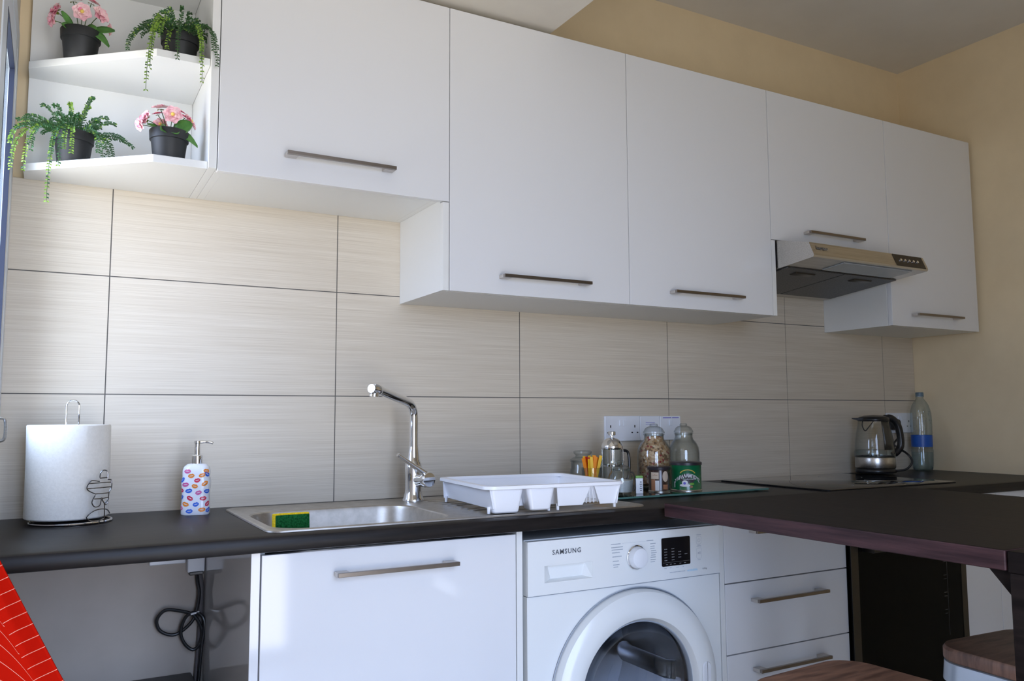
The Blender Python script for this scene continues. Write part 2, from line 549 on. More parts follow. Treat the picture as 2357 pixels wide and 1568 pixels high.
# ================================================================== the room
YF = 0.0
struct(MB().box(XL - .3, YB - .3, -0.05, XR + .3, 0.25, 0.0).build('floor', M['floor'], smooth=False), 'beige tiled kitchen floor', 'floor')
struct(MB().box(XL - .3, YB - .3, ZC, XR + .3, 0.25, ZC + .1).build('ceiling', M['ceiling'], smooth=False), 'grey shaded ceiling over the kitchen', 'ceiling')
struct(MB().box(XL - .3, 0.0, 0, XR + .3, 0.2, ZC).build('wall_back', M['wall'], smooth=False), 'cream plastered wall behind the cabinets', 'wall')
struct(MB().box(XR, YB - .3, 0, XR + .2, 0, ZC).build('wall_right', M['wall'], smooth=False), 'cream plastered wall at the right end of the worktop', 'wall')
b = MB()
b.box(XL - .2, WY1, 0, XL, 0, ZC)
b.box(XL - .2, WY0, 0, XL, WY1, WZ0)
b.box(XL - .2, WY0, WZ1, XL, WY1, ZC)
b.box(XL - .2, YB - .3, 0, XL, WY0, ZC)
struct(b.build('wall_left', M['wall_white'], smooth=False), 'pale wall around the window at the left', 'wall')
b = MB()
b.box(XL, YB - .2, 0, DX0, YB, ZC)
b.box(DX1, YB - .2, 0, XR, YB, ZC)
b.box(DX0, YB - .2, DZ1, DX1, YB, ZC)
struct(b.build('wall_front', M['wall_white'], smooth=False), 'pale wall with a balcony door opposite the kitchen units', 'wall')
# lowered bulkhead over the left cabinets
struct(MB().box(XL, -1.9, 2.275, 1.145, 0, ZC).build('trim_1', M['wall_white'], smooth=False), 'pale lowered bulkhead above the left wall cabinets', 'bulkhead')

# plaster strip under the worktop shows the same wall in a darker, greyer tone
struct(MB().box(XL, -0.004, 0, XR, 0, 0.86).build('trim_3', M['wall_grey'], smooth=False), 'grey wall under the worktop', 'wall')

# tiled splashback
xs = [XL, 0.004, 0.594, 1.200, 1.811, 2.409, 2.990, XR]
zs = [0.897, 1.196, 1.495, 1.722]
TY = -0.010
b = MB().box(XL, TY + .0015, 0.86, XR, 0, 1.722, 1)
g = 0.0014
for i in range(len(xs) - 1):
    for k in range(3):
        b.box(xs[i] + (g if i else 0), TY, zs[k] + (g if k else -.037), xs[i + 1] - g, TY + .004, zs[k + 1] - (g if k < 2 else 0), 0)
struct(b.build('trim_2', [M['tile'], M['grout']], smooth=False), 'beige tiled splashback with fine horizontal streaks', 'tiles')

# window in the left wall: frame, sash, gasket, pane, catch
wroot = struct(thing('window_1', 'pale blue aluminium window in the left wall', 'window', (XL, -0.6, WZ0)))
XF = XL + 0.003


def frame_yz(b, y0, y1, z0, z1, wd, x0, x1, m=0):
    b.box(x0, y0, z0, x1, y0 + wd, z1, m)
    b.box(x0, y1 - wd, z0, x1, y1, z1, m)
    b.box(x0, y0 + wd, z0, x1, y1 - wd, z0 + wd, m)
    b.box(x0, y0 + wd, z1 - wd, x1, y1 - wd, z1, m)


b = MB(); frame_yz(b, WY0, WY1 + .018, WZ0, WZ1, 0.06, XL - .06, XF); b.build('window_frame', M['alu'], wroot, bevel=.002)
b = MB(); frame_yz(b, WY0 + .062, WY1 - .044, WZ0 + .062, WZ1 - .062, 0.07, XL - .055, XF - .001); b.build('sash', M['alu'], wroot, bevel=.003)
b = MB(); frame_yz(b, WY0 + .1325, WY1 - .1145, WZ0 + .1325, WZ1 - .1325, 0.009, XL - .008, XF - .0005); b.build('gasket', M['gasket'], wroot)
b = MB().box(XL - .012, WY0 + .133, WZ0 + .133, XL - .009, WY1 - .115, WZ1 - .133); b.build('window_pane', M['pane'], wroot)
b = MB().tube(smooth_path([(XF, -.165, 1.137), (XF + .014, -.165, 1.137), (XF + .018, -.165, 1.127), (XF + .018, -.165, 1.098), (XF + .013, -.165, 1.088), (XF, -.165, 1.088)], 4), .0035, 8)
b.build('window_handle', M['steel'], wroot)

droot = struct(thing('door_1', 'glazed balcony door behind the viewpoint', 'door', ((DX0 + DX1) / 2, YB, 0)))
b = MB()
for x0, x1 in ((DX0, DX0 + .06), (DX1 - .06, DX1), ((DX0 + DX1) / 2 - .05, (DX0 + DX1) / 2 + .05)):
    b.box(x0, YB - .1, 0, x1, YB - .04, DZ1)
b.box(DX0, YB - .1, DZ1 - .06, DX1, YB - .04, DZ1)
b.box(DX0, YB - .1, 0, DX1, YB - .04, .06)
b.build('door_frame', M['alu'], droot, bevel=.002)
b = MB()
b.box(DX0 + .06, YB - .075, .06, (DX0 + DX1) / 2 - .05, YB - .07, DZ1 - .06)
b.box((DX0 + DX1) / 2 + .05, YB - .075, .06, DX1 - .06, YB - .07, DZ1 - .06)
b.build('door_pane', M['pane'], droot)

# ================================================================== wall cabinets
YD = -0.3235


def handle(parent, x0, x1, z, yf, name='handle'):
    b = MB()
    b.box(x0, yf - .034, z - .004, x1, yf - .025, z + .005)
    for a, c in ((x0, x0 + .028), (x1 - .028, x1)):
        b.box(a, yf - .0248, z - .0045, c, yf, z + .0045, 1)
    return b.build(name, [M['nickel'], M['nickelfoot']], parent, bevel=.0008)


def wall_cab(name, label, x0, x1, z0, z1, dx0, dx1, dz0, hz, hx, lp=True, rp=True, topz=None):
    r = thing(name, label, 'cabinet', ((x0 + x1) / 2, 0, z0), 'glossy white wall cabinets')
    b = MB()
    t_ = .018
    yb = YD + .0195
    y1 = -.0105
    b.box(x0 + t_, yb, z0, x1 - t_, y1, z0 + t_)
    b.box(x0 + t_, yb, z1 - t_, x1 - t_, y1, z1)
    b.box(x0, yb, z0, x0 + t_, y1, z1)
    b.box(x1 - t_, yb, z0, x1, y1, z1)
    if lp is not True:
        b.box(x0, YD, z0, x0 + t_, yb - .0002, lp)
    if rp is not True:
        b.box(x1 - t_, YD, z0, x1, yb - .0002, rp)
    b.box(x0 + t_, y1 - .006, z0 + t_, x1 - t_, y1, z1 - t_)
    b.build('carcass', M['carcass'], r, bevel=.0006)
    d = MB().box(dx0, YD, dz0, dx1, YD + .018, z1).build('door', M['gloss'], r, bevel=.0012)
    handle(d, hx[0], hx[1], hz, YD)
    return r


ZT = 2.262
wall_cab('wall_cabinet', 'shorter white wall cabinet beside the plant shelves, long handle low on its door', .205, .786, 1.7206, ZT, .2065, .805, 1.7150, 1.775, (.362, .641))
wall_cab('wall_cabinet', 'tall white wall cabinet above the tap and dish rack', .7865, 1.407, 1.4725, ZT, .8065, 1.4065, 1.4725, 1.521, (.957, 1.248), lp=1.7125)
wall_cab('wall_cabinet', 'tall white wall cabinet between the hood and the cabinet over the tap', 1.4085, 2.031, 1.4725, ZT, 1.4085, 2.0115, 1.4725, 1.520, (1.563, 1.854), rp=1.733)
wall_cab('wall_cabinet', 'white wall cabinet directly above the extractor hood', 2.032, 2.632, 1.735, ZT, 2.0145, 2.6315, 1.7355, 1.7725, (2.173, 2.460))
wall_cab('wall_cabinet', 'white wall cabinet between the extractor hood and the cream side wall', 2.6335, 3.177, 1.4705, ZT, 2.6345, 3.177, 1.4705, 1.5155, (2.748, 3.033))

# open corner shelf unit
r = thing('corner_shelf_unit', 'white open corner shelves with angled fronts holding potted plants', 'shelf unit', (0, 0, 1.7206))
b = MB().box(.1865, YD + .003, 1.7206, .2045, -.0105, ZT); b.build('side_panel', M['carcass'], r, bevel=.0006)
b = MB().box(-.193, -.022, 1.7391, .186, -.0105, ZT - .019); b.build('back_panel', M['carcass'], r)
for z in (1.7206, 1.972, 2.226):
    b = MB().prism([(-.193, -.0105), (-.193, -.085), (.068, -.306), (.186, -.306), (.186, -.0105)], 'z', z, z + .018)
    b.build('shelf', M['carcass'], r, bevel=.0008)

# ================================================================== extractor hood
r = thing('range_hood', 'slim stainless steel extractor hood below a wall cabinet', 'extractor hood', (2.33, 0, 1.645))
HX0, HX1 = 2.036, 2.628
b = MB()
# side-on section, extruded along x: flat top, sloping front, open tray beneath
sec = [(-.012, 1.6), (-.012, 1.733), (-.455, 1.733), (-.470, 1.703), (-.487, 1.655), (-.482, 1.650)]
sec = [(-.012, 1.602), (-.012, 1.733), (-.325, 1.7335), (-.462, 1.702), (-.482, 1.656), (-.478, 1.650)]
b.prism(sec, 'x', HX0, HX1)
b.build('hood_body', M['steel'], r, smooth=False)
# underside panels follow the slope from the back to the front lip


def und(y):
    return 1.602 + (y + .012) / (-.478 + .012) * (1.650 - 1.602)


for x0, x1 in ((HX0 + .012, 2.327), (2.333, HX1 - .012)):
    MB().loft([[(x0, -.06, und(-.06) - .0005), (x1, -.06, und(-.06) - .0005), (x1, -.36, und(-.36) - .0005), (x0, -.36, und(-.36) - .0005)],
               [(x0, -.06, und(-.06) - .005), (x1, -.06, und(-.06) - .005), (x1, -.36, und(-.36) - .005), (x0, -.36, und(-.36) - .005)]]).build('grease_filter', M['filter'], r, bevel=.001)
for x in (2.17, 2.47):
    MB().loft([[(x - .05, -.30, und(-.30) - .0055), (x + .05, -.30, und(-.30) - .0055), (x + .05, -.33, und(-.33) - .0055), (x - .05, -.33, und(-.33) - .0055)],
               [(x - .045, -.303, und(-.303) - .009), (x + .045, -.303, und(-.303) - .009), (x + .045, -.327, und(-.327) - .009), (x - .045, -.327, und(-.327) - .009)]]).build('filter_latch', M['darksteel'], r)
b = MB().loft([[(2.20, -.375, und(-.375) - .0006), (2.56, -.375, und(-.375) - .0006), (2.56, -.465, und(-.465) - .0006), (2.20, -.465, und(-.465) - .0006)],
               [(2.20, -.375, und(-.375) - .004), (2.56, -.375, und(-.375) - .004), (2.56, -.465, und(-.465) - .004), (2.20, -.465, und(-.465) - .004)]])
b.build('lamp_cover', mat('frosted_lamp_cover', (0.32, 0.34, 0.35), 0.25), r)
b = MB().loft([[(2.06, -.03, und(-.03) - .001), (2.30, -.03, und(-.03) - .001), (2.30, -.045, und(-.045) - .001), (2.06, -.045, und(-.045) - .001)],
               [(2.06, -.03, und(-.03) - .006), (2.30, -.03, und(-.03) - .006), (2.30, -.045, und(-.045) - .006), (2.06, -.045, und(-.045) - .006)]])
b.build('rear_strip', M['steel'], r)
# front lip: controls and name


def lip(x, t_, off=.0012):          # t_: 0 at the top of the sloping front, 1 at its foot
    a = Vector((0, -.462, 1.702)); c = Vector((0, -.482, 1.656))
    n_ = Vector((0, -.917, .399))
    q = a + (c - a) * t_ + n_ * off
    return (x, q.y, q.z)


b = MB()
b.loft([[lip(2.455, .02, .0004), lip(HX1 - .012, .02, .0004), lip(HX1 - .012, .98, .0004), lip(2.455, .98, .0004)], [lip(2.455, .02), lip(HX1 - .012, .02), lip(HX1 - .012, .98), lip(2.455, .98)]])
b.build('control_panel', mat('hood_control_strip', (0.05, 0.042, 0.036), 0.25, 0.6), r)
for k in range(5):
    x = 2.487 + k * .023
    MB().cyl(lip(x, .5, .001), lip(x, .5, .005), .0055, .0048, 14).build('push_button', M['chrome'], r)
b = MB()
text_into(b, 'korting', .019, lambda x, y: lip(2.087 + x, .42 - y / .05, .0015), bold=.0006)
b.build('name_lettering', M['ink'], r)

# ================================================================== worktop, hob and sink
WF = -.612
ZW, ZU = .900, .866


def wt_profile(y0, y1, front):
    if front:
        return [(y0 + .010, ZU), (y0 + .002, ZU + .002), (y0, ZU + .008), (y0, ZW - .011), (y0 + .0035, ZW - .0035), (y0 + .011, ZW), (y1, ZW), (y1, ZU)]
    return [(y0, ZU), (y0, ZW), (y1, ZW), (y1, ZU)]


SX0, SX1, SY0, SY1 = .285, 1.262, -.580, -.075      # sink flange
BX0, BX1, BY0, BY1 = .312, .722, -.548, -.205       # bowl
b = MB()
x0c, x1c, y0c, y1c = BX0 - .012, BX1 + .012, BY0 - .012, BY1 + .012
b.prism(wt_profile(WF, -.0105, True), 'x', XL, x0c)
b.prism(wt_profile(x1c and WF, y0c, True), 'x', x0c, x1c)
b.prism(wt_profile(y1c, -.0105, False), 'x', x0c, x1c)
b.prism(wt_profile(WF, -.0105, True), 'x', x1c, XR)
wt = b.build('worktop', M['worktop'])
tag(wt, 'long near-black kitchen worktop with a rounded front edge', 'worktop')

HOX0, HOX1, HOY0, HOY1 = 1.985, 2.625, -.548, -.075
b = MB().loft([rrect(HOX0, HOY0, HOX1, HOY1, .006, ZW), rrect(HOX0, HOY0, HOX1, HOY1, .006, ZW + .005), rrect(HOX0 + .002, HOY0 + .002, HOX1 - .002, HOY1 - .002, .005, ZW + .0065)])
hob = thing('hob', 'black glass induction hob set in the worktop under the hood', 'hob', (2.3, -.31, ZW))
b.build('glass_top', M['hob'], hob)
for cx, cy, rr_ in ((2.14, -.20, .09), (2.46, -.20, .075), (2.14, -.42, .072), (2.46, -.42, .09)):
    MB().lathe([(rr_, 0), (rr_ + .0015, 0)], (cx, cy, ZW + .0068), 40).build('zone_ring', M['paleink'], hob)

r = thing('sink', 'stainless steel inset sink with a single bowl and a drainer', 'sink', (.78, -.32, ZW))
b = MB()
n_ = 7
loops = [rrect(SX0, SY0, SX1, SY1, .035, ZW + .0005, n_), rrect(SX0 + .001, SY0 + .001, SX1 - .001, SY1 - .001, .034, ZW + .0035, n_),
         rrect(SX0 + .006, SY0 + .006, SX1 - .006, SY1 - .006, .030, ZW + .0048, n_), rrect(SX0 + .012, SY0 + .012, SX1 - .012, SY1 - .012, .026, ZW + .0030, n_),
         rrect(BX0 - .004, BY0 - .004, BX1 + .004, BY1 + .004, .075, ZW + .0030, n_),
         rrect(BX0, BY0, BX1, BY1, .072, ZW + .0005, n_), rrect(BX0 + .003, BY0 + .003, BX1 - .003, BY1 - .003, .070, ZW - .008, n_),
         rrect(BX0 + .012, BY0 + .012, BX1 - .012, BY1 - .012, .068, ZW - .125, n_), rrect(BX0 + .03, BY0 + .03, BX1 - .03, BY1 - .03, .06, ZW - .148, n_),
         rrect(BX0 + .16, BY0 + .12, BX1 - .16, BY1 - .12, .02, ZW - .153, n_)]
b.loft(loops, cap0=False)
b.build('basin', M['sinksteel'], r, angle=22)
b = MB()
for k in range(9):
    y = -.49 + k * .042
    b.loft([rrect(.80, y - .006, 1.20, y + .006, .005, ZW + .0029, 3), rrect(.803, y - .003, 1.197, y + .003, .0025, ZW + .0052, 3)])
b.build('drainer_ridges', M['sinksteel'], r)
b = MB().lathe([(.0, .004), (.026, .004), (.034, .002), (.036, 0)], (.522, -.38, ZW - .1528), 24)
b.build('drain_strainer', M['chrome'], r)

# sponge standing in the bowl against the left front
r = thing('sponge', 'yellow sponge with a green scouring side standing in the sink', 'sponge', (.345, -.49, .80))


def obox(b, c, ax, ay, az, hx, hy, hz, m=0):
    c, ax, ay, az = Vector(c), Vector(ax), Vector(ay), Vector(az)
    vs = [c + ax * hx * i + ay * hy * j + az * hz * k for k in (-1, 1) for j in (-1, 1) for i in (-1, 1)]
    return b.add(vs, [(0, 2, 3, 1), (4, 5, 7, 6), (0, 1, 5, 4), (2, 6, 7, 3), (0, 4, 6, 2), (1, 3, 7, 5)], m)


az_ = Vector((0, .10, 1)).normalized(); ax_ = Vector((.995, .03, 0)).normalized(); ay_ = az_.cross(ax_)
spc = Vector((.362, -.462, .874))
obox(MB(), spc + ay_ * .006, ax_, ay_, az_, .039, .012, .052).build('foam', M['sponge'], r, bevel=.003)
obox(MB(), spc - ay_ * .0085, ax_ , ay_, az_, .037, .0034, .048).build('scouring_pad', M['scourer'], r, bevel=.0015)

# tap
FX, FY = .778, -.148
r = thing('kitchen_tap', 'chrome single-lever kitchen tap with a tall angled spout', 'tap', (FX, FY, ZW + .0036))
b = MB().lathe([(.0, .0006), (.030, .0006), (.030, .004), (.027, .010), (.024, .022), (.0225, .03), (.0225, .070), (.024, .092), (.022, .104), (.0175, .112), (.0155, .128), (.0130, .150), (.0, .150)], (FX, FY, ZW + .003), 28)
b.build('tap_body', M['chrome'], r)
pts = smooth_path([(FX, FY, 1.045), (FX, FY, 1.06), (FX, FY, 1.10), (FX, FY, 1.135), (FX - .003, FY - .003, 1.152), (FX - .014, FY - .013, 1.168), (FX - .034, FY - .031, 1.178), (FX - .100, FY - .092, 1.1925), (FX - .160, FY - .148, 1.206)], 6)
MB().tube(pts, .0122, 20).build('spout', M['chrome'], r)
e0 = Vector((FX - .154, FY - .142, 1.2045)); ed = Vector((-.80, -.58, .10)).normalized()
b = MB().tube([e0, e0 + ed * .008, e0 + ed * .030, e0 + ed * .036], [.0125, .0150, .0145, .0110], 20)
b.tube([e0 + ed * .021 + Vector((0, 0, -.003)), e0 + ed * .021 + Vector((-.002, 0, -.019))], .0125, 20)
b.build('aerator', M['chrome'], r)
hd_ = Vector((.20, -.96, .05)).normalized()
hc = Vector((FX + .010, FY - .018, .962))
b = MB().tube([hc, hc + hd_ * .028, hc + hd_ * .033, hc + hd_ * .046, hc + hd_ * .050], [.0190, .0190, .0208, .0208, .0190], 28)
b.build('cartridge_housing', M['chrome'], r)
l0 = hc + hd_ * .036 + Vector((-.004, 0, .016))
b = MB().tube([l0, l0 + Vector((-.030, -.012, .018)), l0 + Vector((-.062, -.022, .037)), l0 + Vector((-.092, -.03, .056))], [.010, .0072, .006, .0052], 14)
b.build('lever', M['chrome'], r)

# ================================================================== dish rack on the drainer
RX, RY, RW, RD, RA = .793, -.568, .372, .345, -.09
ca, sa = math.cos(RA), math.sin(RA)


def T(u, v, z):
    return (RX + u * ca - v * sa, RY + u * sa + v * ca, z)


def xf(pts):
    return [T(*q) for q in pts]


r = thing('dish_rack', 'white plastic dish drying rack on the sink drainer', 'dish rack', (RX + RW / 2, RY + RD / 2, ZW + .0055))
ZB = ZW + .0055
b = MB()
zt_ = ZB + .066
# rim
b.loft([xf(rrect(-.004, -.004, RW + .004, RD + .004, .026, zt_ - .009)), xf(rrect(-.006, -.006, RW + .006, RD + .006, .028, zt_ - .008)),
        xf(rrect(-.005, -.005, RW + .005, RD + .005, .027, zt_ - .001)), xf(rrect(-.002, -.002, RW + .002, RD + .002, .024, zt_)),
        xf(rrect(.008, .008, RW - .008, RD - .008, .018, zt_)), xf(rrect(.010, .010, RW - .010, RD - .010, .017, zt_ - .003)), xf(rrect(.010, .010, RW - .010, RD - .010, .017, zt_ - .009))], cap0=False, cap1=False)
b.build('rim', M['rackplastic'], r)


def tray_wall(b, a0, a1, zlo, zhi, inset=.012, th=.0025):
    """wall segment along one side, leaning in towards its foot; a0/a1: (u, v) ends"""
    (u0, v0), (u1, v1) = a0, a1
    dx, dy = u1 - u0, v1 - v0
    ln = math.hypot(dx, dy); nx, ny = -dy / ln, dx / ln
    o_ = inset
    top = [(u0, v0, zhi), (u1, v1, zhi), (u1 + nx * th, v1 + ny * th, zhi), (u0 + nx * th, v0 + ny * th, zhi)]
    bot = [(u0 + nx * o_ , v0 + ny * o_, zlo), (u1 + nx * o_, v1 + ny * o_, zlo), (u1 + nx * (o_ + th), v1 + ny * (o_ + th), zlo), (u0 + nx * (o_ + th), v0 + ny * (o_ + th), zlo)]
    b.loft([xf(top), xf(bot)])


b = MB()
tray_wall(b, (.006, RD - .006), (.006, .004), ZB + .011, zt_ - .004, .010)
tray_wall(b, (RW - .006, .004), (RW - .006, RD - .006), ZB + .011, zt_ - .004, .010)
tray_wall(b, (RW - .006, RD - .006), (.006, RD - .006), ZB + .011, zt_ - .004, .010)
# inner front wall behind the cutlery cups
tray_wall(b, (.016, .052), (.235, .052), ZB + .011, zt_ - .006, .002)
# floor slats
for k in range(11):
    v0 = .06 + k * .0255
    b.box(0, 0, 0, 0, 0, 0) if False else None
    b.loft([xf([(.016, v0, ZB + .011), (RW - .016, v0, ZB + .011), (RW - .016, v0 + .012, ZB + .011), (.016, v0 + .012, ZB + .011)]),
            xf([(.016, v0, ZB + .0135), (RW - .016, v0, ZB + .0135), (RW - .016, v0 + .012, ZB + .0135), (.016, v0 + .012, ZB + .0135)])])
b.build('tray', M['rackplastic'], r, bevel=.0008)


def cup(u0, u1, v0, v1, zlo, name, taper=.012, tv=.004):
    b = MB()
    k = .012
    b.loft([xf(rrect(u0, v0, u1, v1, k, zt_ - .004)), xf(rrect(u0 + taper, v0 + tv, u1 - taper, v1 - tv, k * .8, zlo + .003)), xf(rrect(u0 + taper + .003, v0 + tv + .003, u1 - taper - .003, v1 - tv - .003, k * .6, zlo))], cap0=False)
    b.loft([xf(rrect(u0 + taper + .004, v0 + tv + .004, u1 - taper - .004, v1 - tv - .004, k * .5, zlo + .003)), xf(rrect(u0 + .003, v0 + .003, u1 - .003, v1 - .003, k * .8, zt_ - .004))], cap1=False)
    b.loft([xf(rrect(u0 + .003, v0 + .003, u1 - .003, v1 - .003, k * .8, zt_ - .004)), xf(rrect(u0, v0, u1, v1, k, zt_ - .004))], cap0=False, cap1=False)
    b.build(name, M['rackplastic'], r)


cup(.006, .098, .003, .054, ZB + .001, 'cutlery_cup')
cup(.103, .183, .003, .054, ZB + .004, 'cutlery_cup')
b = MB()
for (ua, ub, uc, ud) in ((.185, .283, .193, .262), (.288, RW - .004, .312, RW - .014)):
    b.loft([xf([(ua, .004, zt_ - .004), (ub, .004, zt_ - .004), (ub, .007, zt_ - .004), (ua, .007, zt_ - .004)]),
            xf([(uc, .014, ZB + .010), (ud, .014, ZB + .010), (ud, .017, ZB + .010), (uc, .017, ZB + .010)])])
b.build('front_panel', M['rackplastic'], r, bevel=.0008)
b = MB()
for k in range(4):
    b.cyl(T(.272 + k * .007, .012, zt_ - .006), T(.283 + k * .011, .034, ZB + .013), .0017, seg=8)
b.build('plate_prongs', M['rackplastic'], r)
for u, v in ((.012, .022), (RW - .014, .022), (RW - .014, RD - .02), (.012, RD - .02), (.196, .022), (.17, .02)):
    MB().cyl(T(u, v, ZB + .016), T(u, v, ZB), .0045, .0035, 10).build('rack_foot', M['rackplastic'], r)

# ================================================================== glass board and what stands on it
b = MB()
gx0, gx1, gy0, gy1 = 1.205, 1.865, -.425, -.105
bo = thing('glass_chopping_board', 'green-edged glass chopping board on the worktop, jars and cans standing on it', 'chopping board', (1.53, -.27, ZW))
b.loft([rrect(gx0, gy0, gx1, gy1, .012, ZW + .0045), rrect(gx0, gy0, gx1, gy1, .012, ZW + .0095)], cap0=False, cap1=False)
b.build('board_edge', M['boardedge'], bo)
b = MB().loft([rrect(gx0 + .0003, gy0 + .0003, gx1 - .0003, gy1 - .0003, .012, ZW + .0050), rrect(gx0 + .0003, gy0 + .0003, gx1 - .0003, gy1 - .0003, .012, ZW + .0094)])
b.build('board_pane', M['boardglass'], bo)
for x in (gx0 + .03, gx1 - .03):
    for y in (gy0 + .03, gy1 - .03):
        MB().cyl((x, y, ZW), (x, y, ZW + .0048), .008, seg=14).build('board_foot', M['black'], bo)
ZG = ZW + .0096


def wrap(cx, cy, rad, a0, zc):
    """maps flat (x, y) onto a standing cylinder; a0 is the heading of the middle"""
    def f(x, y):
        a = a0 + x / rad
        return (cx + rad * math.cos(a), cy + rad * math.sin(a), zc + y)
    return f


def patch(b, f, x0, x1, y0, y1, m=0, n=8):
    for k in range(n):
        a, c = x0 + (x1 - x0) * k / n, x0 + (x1 - x0) * (k + 1) / n
        b.quad(f(a, y0), f(c, y0), f(c, y1), f(a, y1), m)


def disc_patch(b, f, cx, cy, rx, ry, m=0, n=20, a0=0, a1=2 * PI, inner=0.0):
    for k in range(n):
        p_, q_ = a0 + (a1 - a0) * k / n, a0 + (a1 - a0) * (k + 1) / n
        b.quad(f(cx + rx * inner * math.cos(p_), cy + ry * inner * math.sin(p_)), f(cx + rx * math.cos(p_), cy + ry * math.sin(p_)),
               f(cx + rx * math.cos(q_), cy + ry * math.sin(q_)), f(cx + rx * inner * math.cos(q_), cy + ry * inner * math.sin(q_)), m)


def face_angle(x, y):           # heading from a thing towards the room, where its label faces
    return math.atan2(-2.31 - y, -0.11 - x)


# green coffee can
cx, cy = 1.592, -.345
rad = .0475
r = thing('coffee_can', 'green coffee can with a dark lid and a coffee cup on its label', 'can', (cx, cy, ZG))
MB().lathe([(0, 0), (rad - .001, 0), (rad, .002), (rad - .001, .004), (rad - .001, .076), (rad, .079), (0, .079)], (cx, cy, ZG), 44).build('can_body', M['cangreen'], r)
MB().lathe([(rad - .002, .077), (rad + .0012, .077), (rad + .0012, .0845), (rad - .001, .086), (0, .086)], (cx, cy, ZG), 44).build('lid', M['canlid'], r)
MB().lathe([(rad - .001, -.0002), (rad + .0005, .0), (rad + .0006, .002), (rad - .001, .004)], (cx, cy, ZG), 44).build('bottom_rim', M['steel'], r)
fa = face_angle(cx, cy) + .12
b = MB()
f = wrap(cx, cy, rad + .0002, fa, ZG + .042)
disc_patch(b, f, 0, -.004, .024, .015, 4)
f = wrap(cx, cy, rad + .0003, fa, ZG + .042)
disc_patch(b, f, 0, .006, .026, .017, 1, 16, .35, PI - .35, .86)
f = wrap(cx, cy, rad + .0006, fa, ZG + .042)
text_into(b, 'ΧΑΡΑΛΑΜΠΟΥΣ', .0115, lambda x, y: f(x * .92, y * 1.25 + .004 - 9 * x * x), 0, bold=.0004)
text_into(b, 'Παραδοσιακός', .0058, lambda x, y: f(x + .003, y - .0055), 0)
disc_patch(b, f, -.009, -.024, .016, .0045, 0)
disc_patch(b, f, -.009, -.0165, .009, .0075, 0)
disc_patch(b, wrap(cx, cy, rad + .0009, fa, ZG + .042), -.010, -.018, .004, .004, 3)
disc_patch(b, f, .012, -.020, .008, .0035, 2)
disc_patch(b, f, .010, -.028, .005, .0035, 5)
patch(b, f, -.044, -.041, -.031, -.014, 0, 1)
b.build('label', [M['whiteink'], M['gold'], M['limelid'], M['blueink'], M['canlid'], M['tan']], r)

# small brown can
cx, cy = 1.496, -.335
rad = .032
r = thing('coffee_can', 'small brown printed can with a dark lid, left of the green can', 'can', (cx, cy, ZG))
MB().lathe([(0, 0), (rad - .001, 0), (rad, .002), (rad - .001, .004), (rad - .001, .066), (0, .068)], (cx, cy, ZG), 36).build('can_body', M['canbrown'], r)
MB().lathe([(rad - .002, .064), (rad + .0022, .065), (rad + .0028, .0725), (rad, .075), (0, .075)], (cx, cy, ZG), 36).build('lid', M['canlid'], r)
MB().lathe([(rad - .001, -.0002), (rad + .0006, .0), (rad + .0008, .0025), (rad - .001, .004)], (cx, cy, ZG), 36).build('bottom_rim', M['steel'], r)
b = MB()
fa = face_angle(cx, cy)
f = wrap(cx, cy, rad + .0003, fa, ZG + .034)
patch(b, f, -.026, -.001, .004, .024, 0)
patch(b, f, -.026, -.012, -.030, .003, 1)
patch(b, f, -.012, .000, -.030, .000, 2)
disc_patch(b, f, .020, .012, .010, .016, 3)
patch(b, f, .012, .028, -.026, -.012, 1)
text_into(b, 'coffee', .0075, lambda x, y: wrap(cx, cy, rad + .0006, fa, ZG + .034)(x - .0135, y + .016), 4)
b.build('label', [M['cream'], M['tan'], M['whiteink'], M['cream'], M['tan']], r)

# small white and lime box
cx, cy = 1.399, -.362
r = thing('toothpick_box', 'small white box with a lime green lid in front of the jars', 'box', (cx, cy, ZG))
q = math.radians(-28)
axx, ayy, azz = Vector((math.cos(q), math.sin(q), 0)), Vector((-math.sin(q), math.cos(q), 0)), Vector((0, 0, 1))
obox(MB(), (cx, cy, ZG + .0225), axx, ayy, azz, .0105, .0085, .0225).build('box_body', M['whiteplastic'], r, bevel=.001)
obox(MB(), (cx, cy, ZG + .0485), axx, ayy, azz, .0108, .0088, .0035).build('lid', M['limelid'], r, bevel=.0015)
b = MB()
for k in range(5):
    obox(b, Vector((cx, cy, ZG + .010 + k * .006)) - ayy * .0087 + axx * .004, axx, ayy, azz, .0025 + .001 * (k % 2), .0001, .0014)
b.build('box_print', M['ink'], r)

# glass jars


def jar(name, label, cx, cy, prof, lidprof, content=None, cz=ZG, group=None, fill=None, fname='contents'):
    r = thing(name, label, 'jar', (cx, cy, cz), group)
    MB().lathe(prof, (cx, cy, cz), 40).build('jar_glass', M['glass'], r)
    l = MB().lathe(lidprof, (cx, cy, cz), 40).build('lid', M['glass'], r)
    if fill:
        MB().lathe(fill, (cx, cy, cz), 32).build(fname, content, r)
    return r


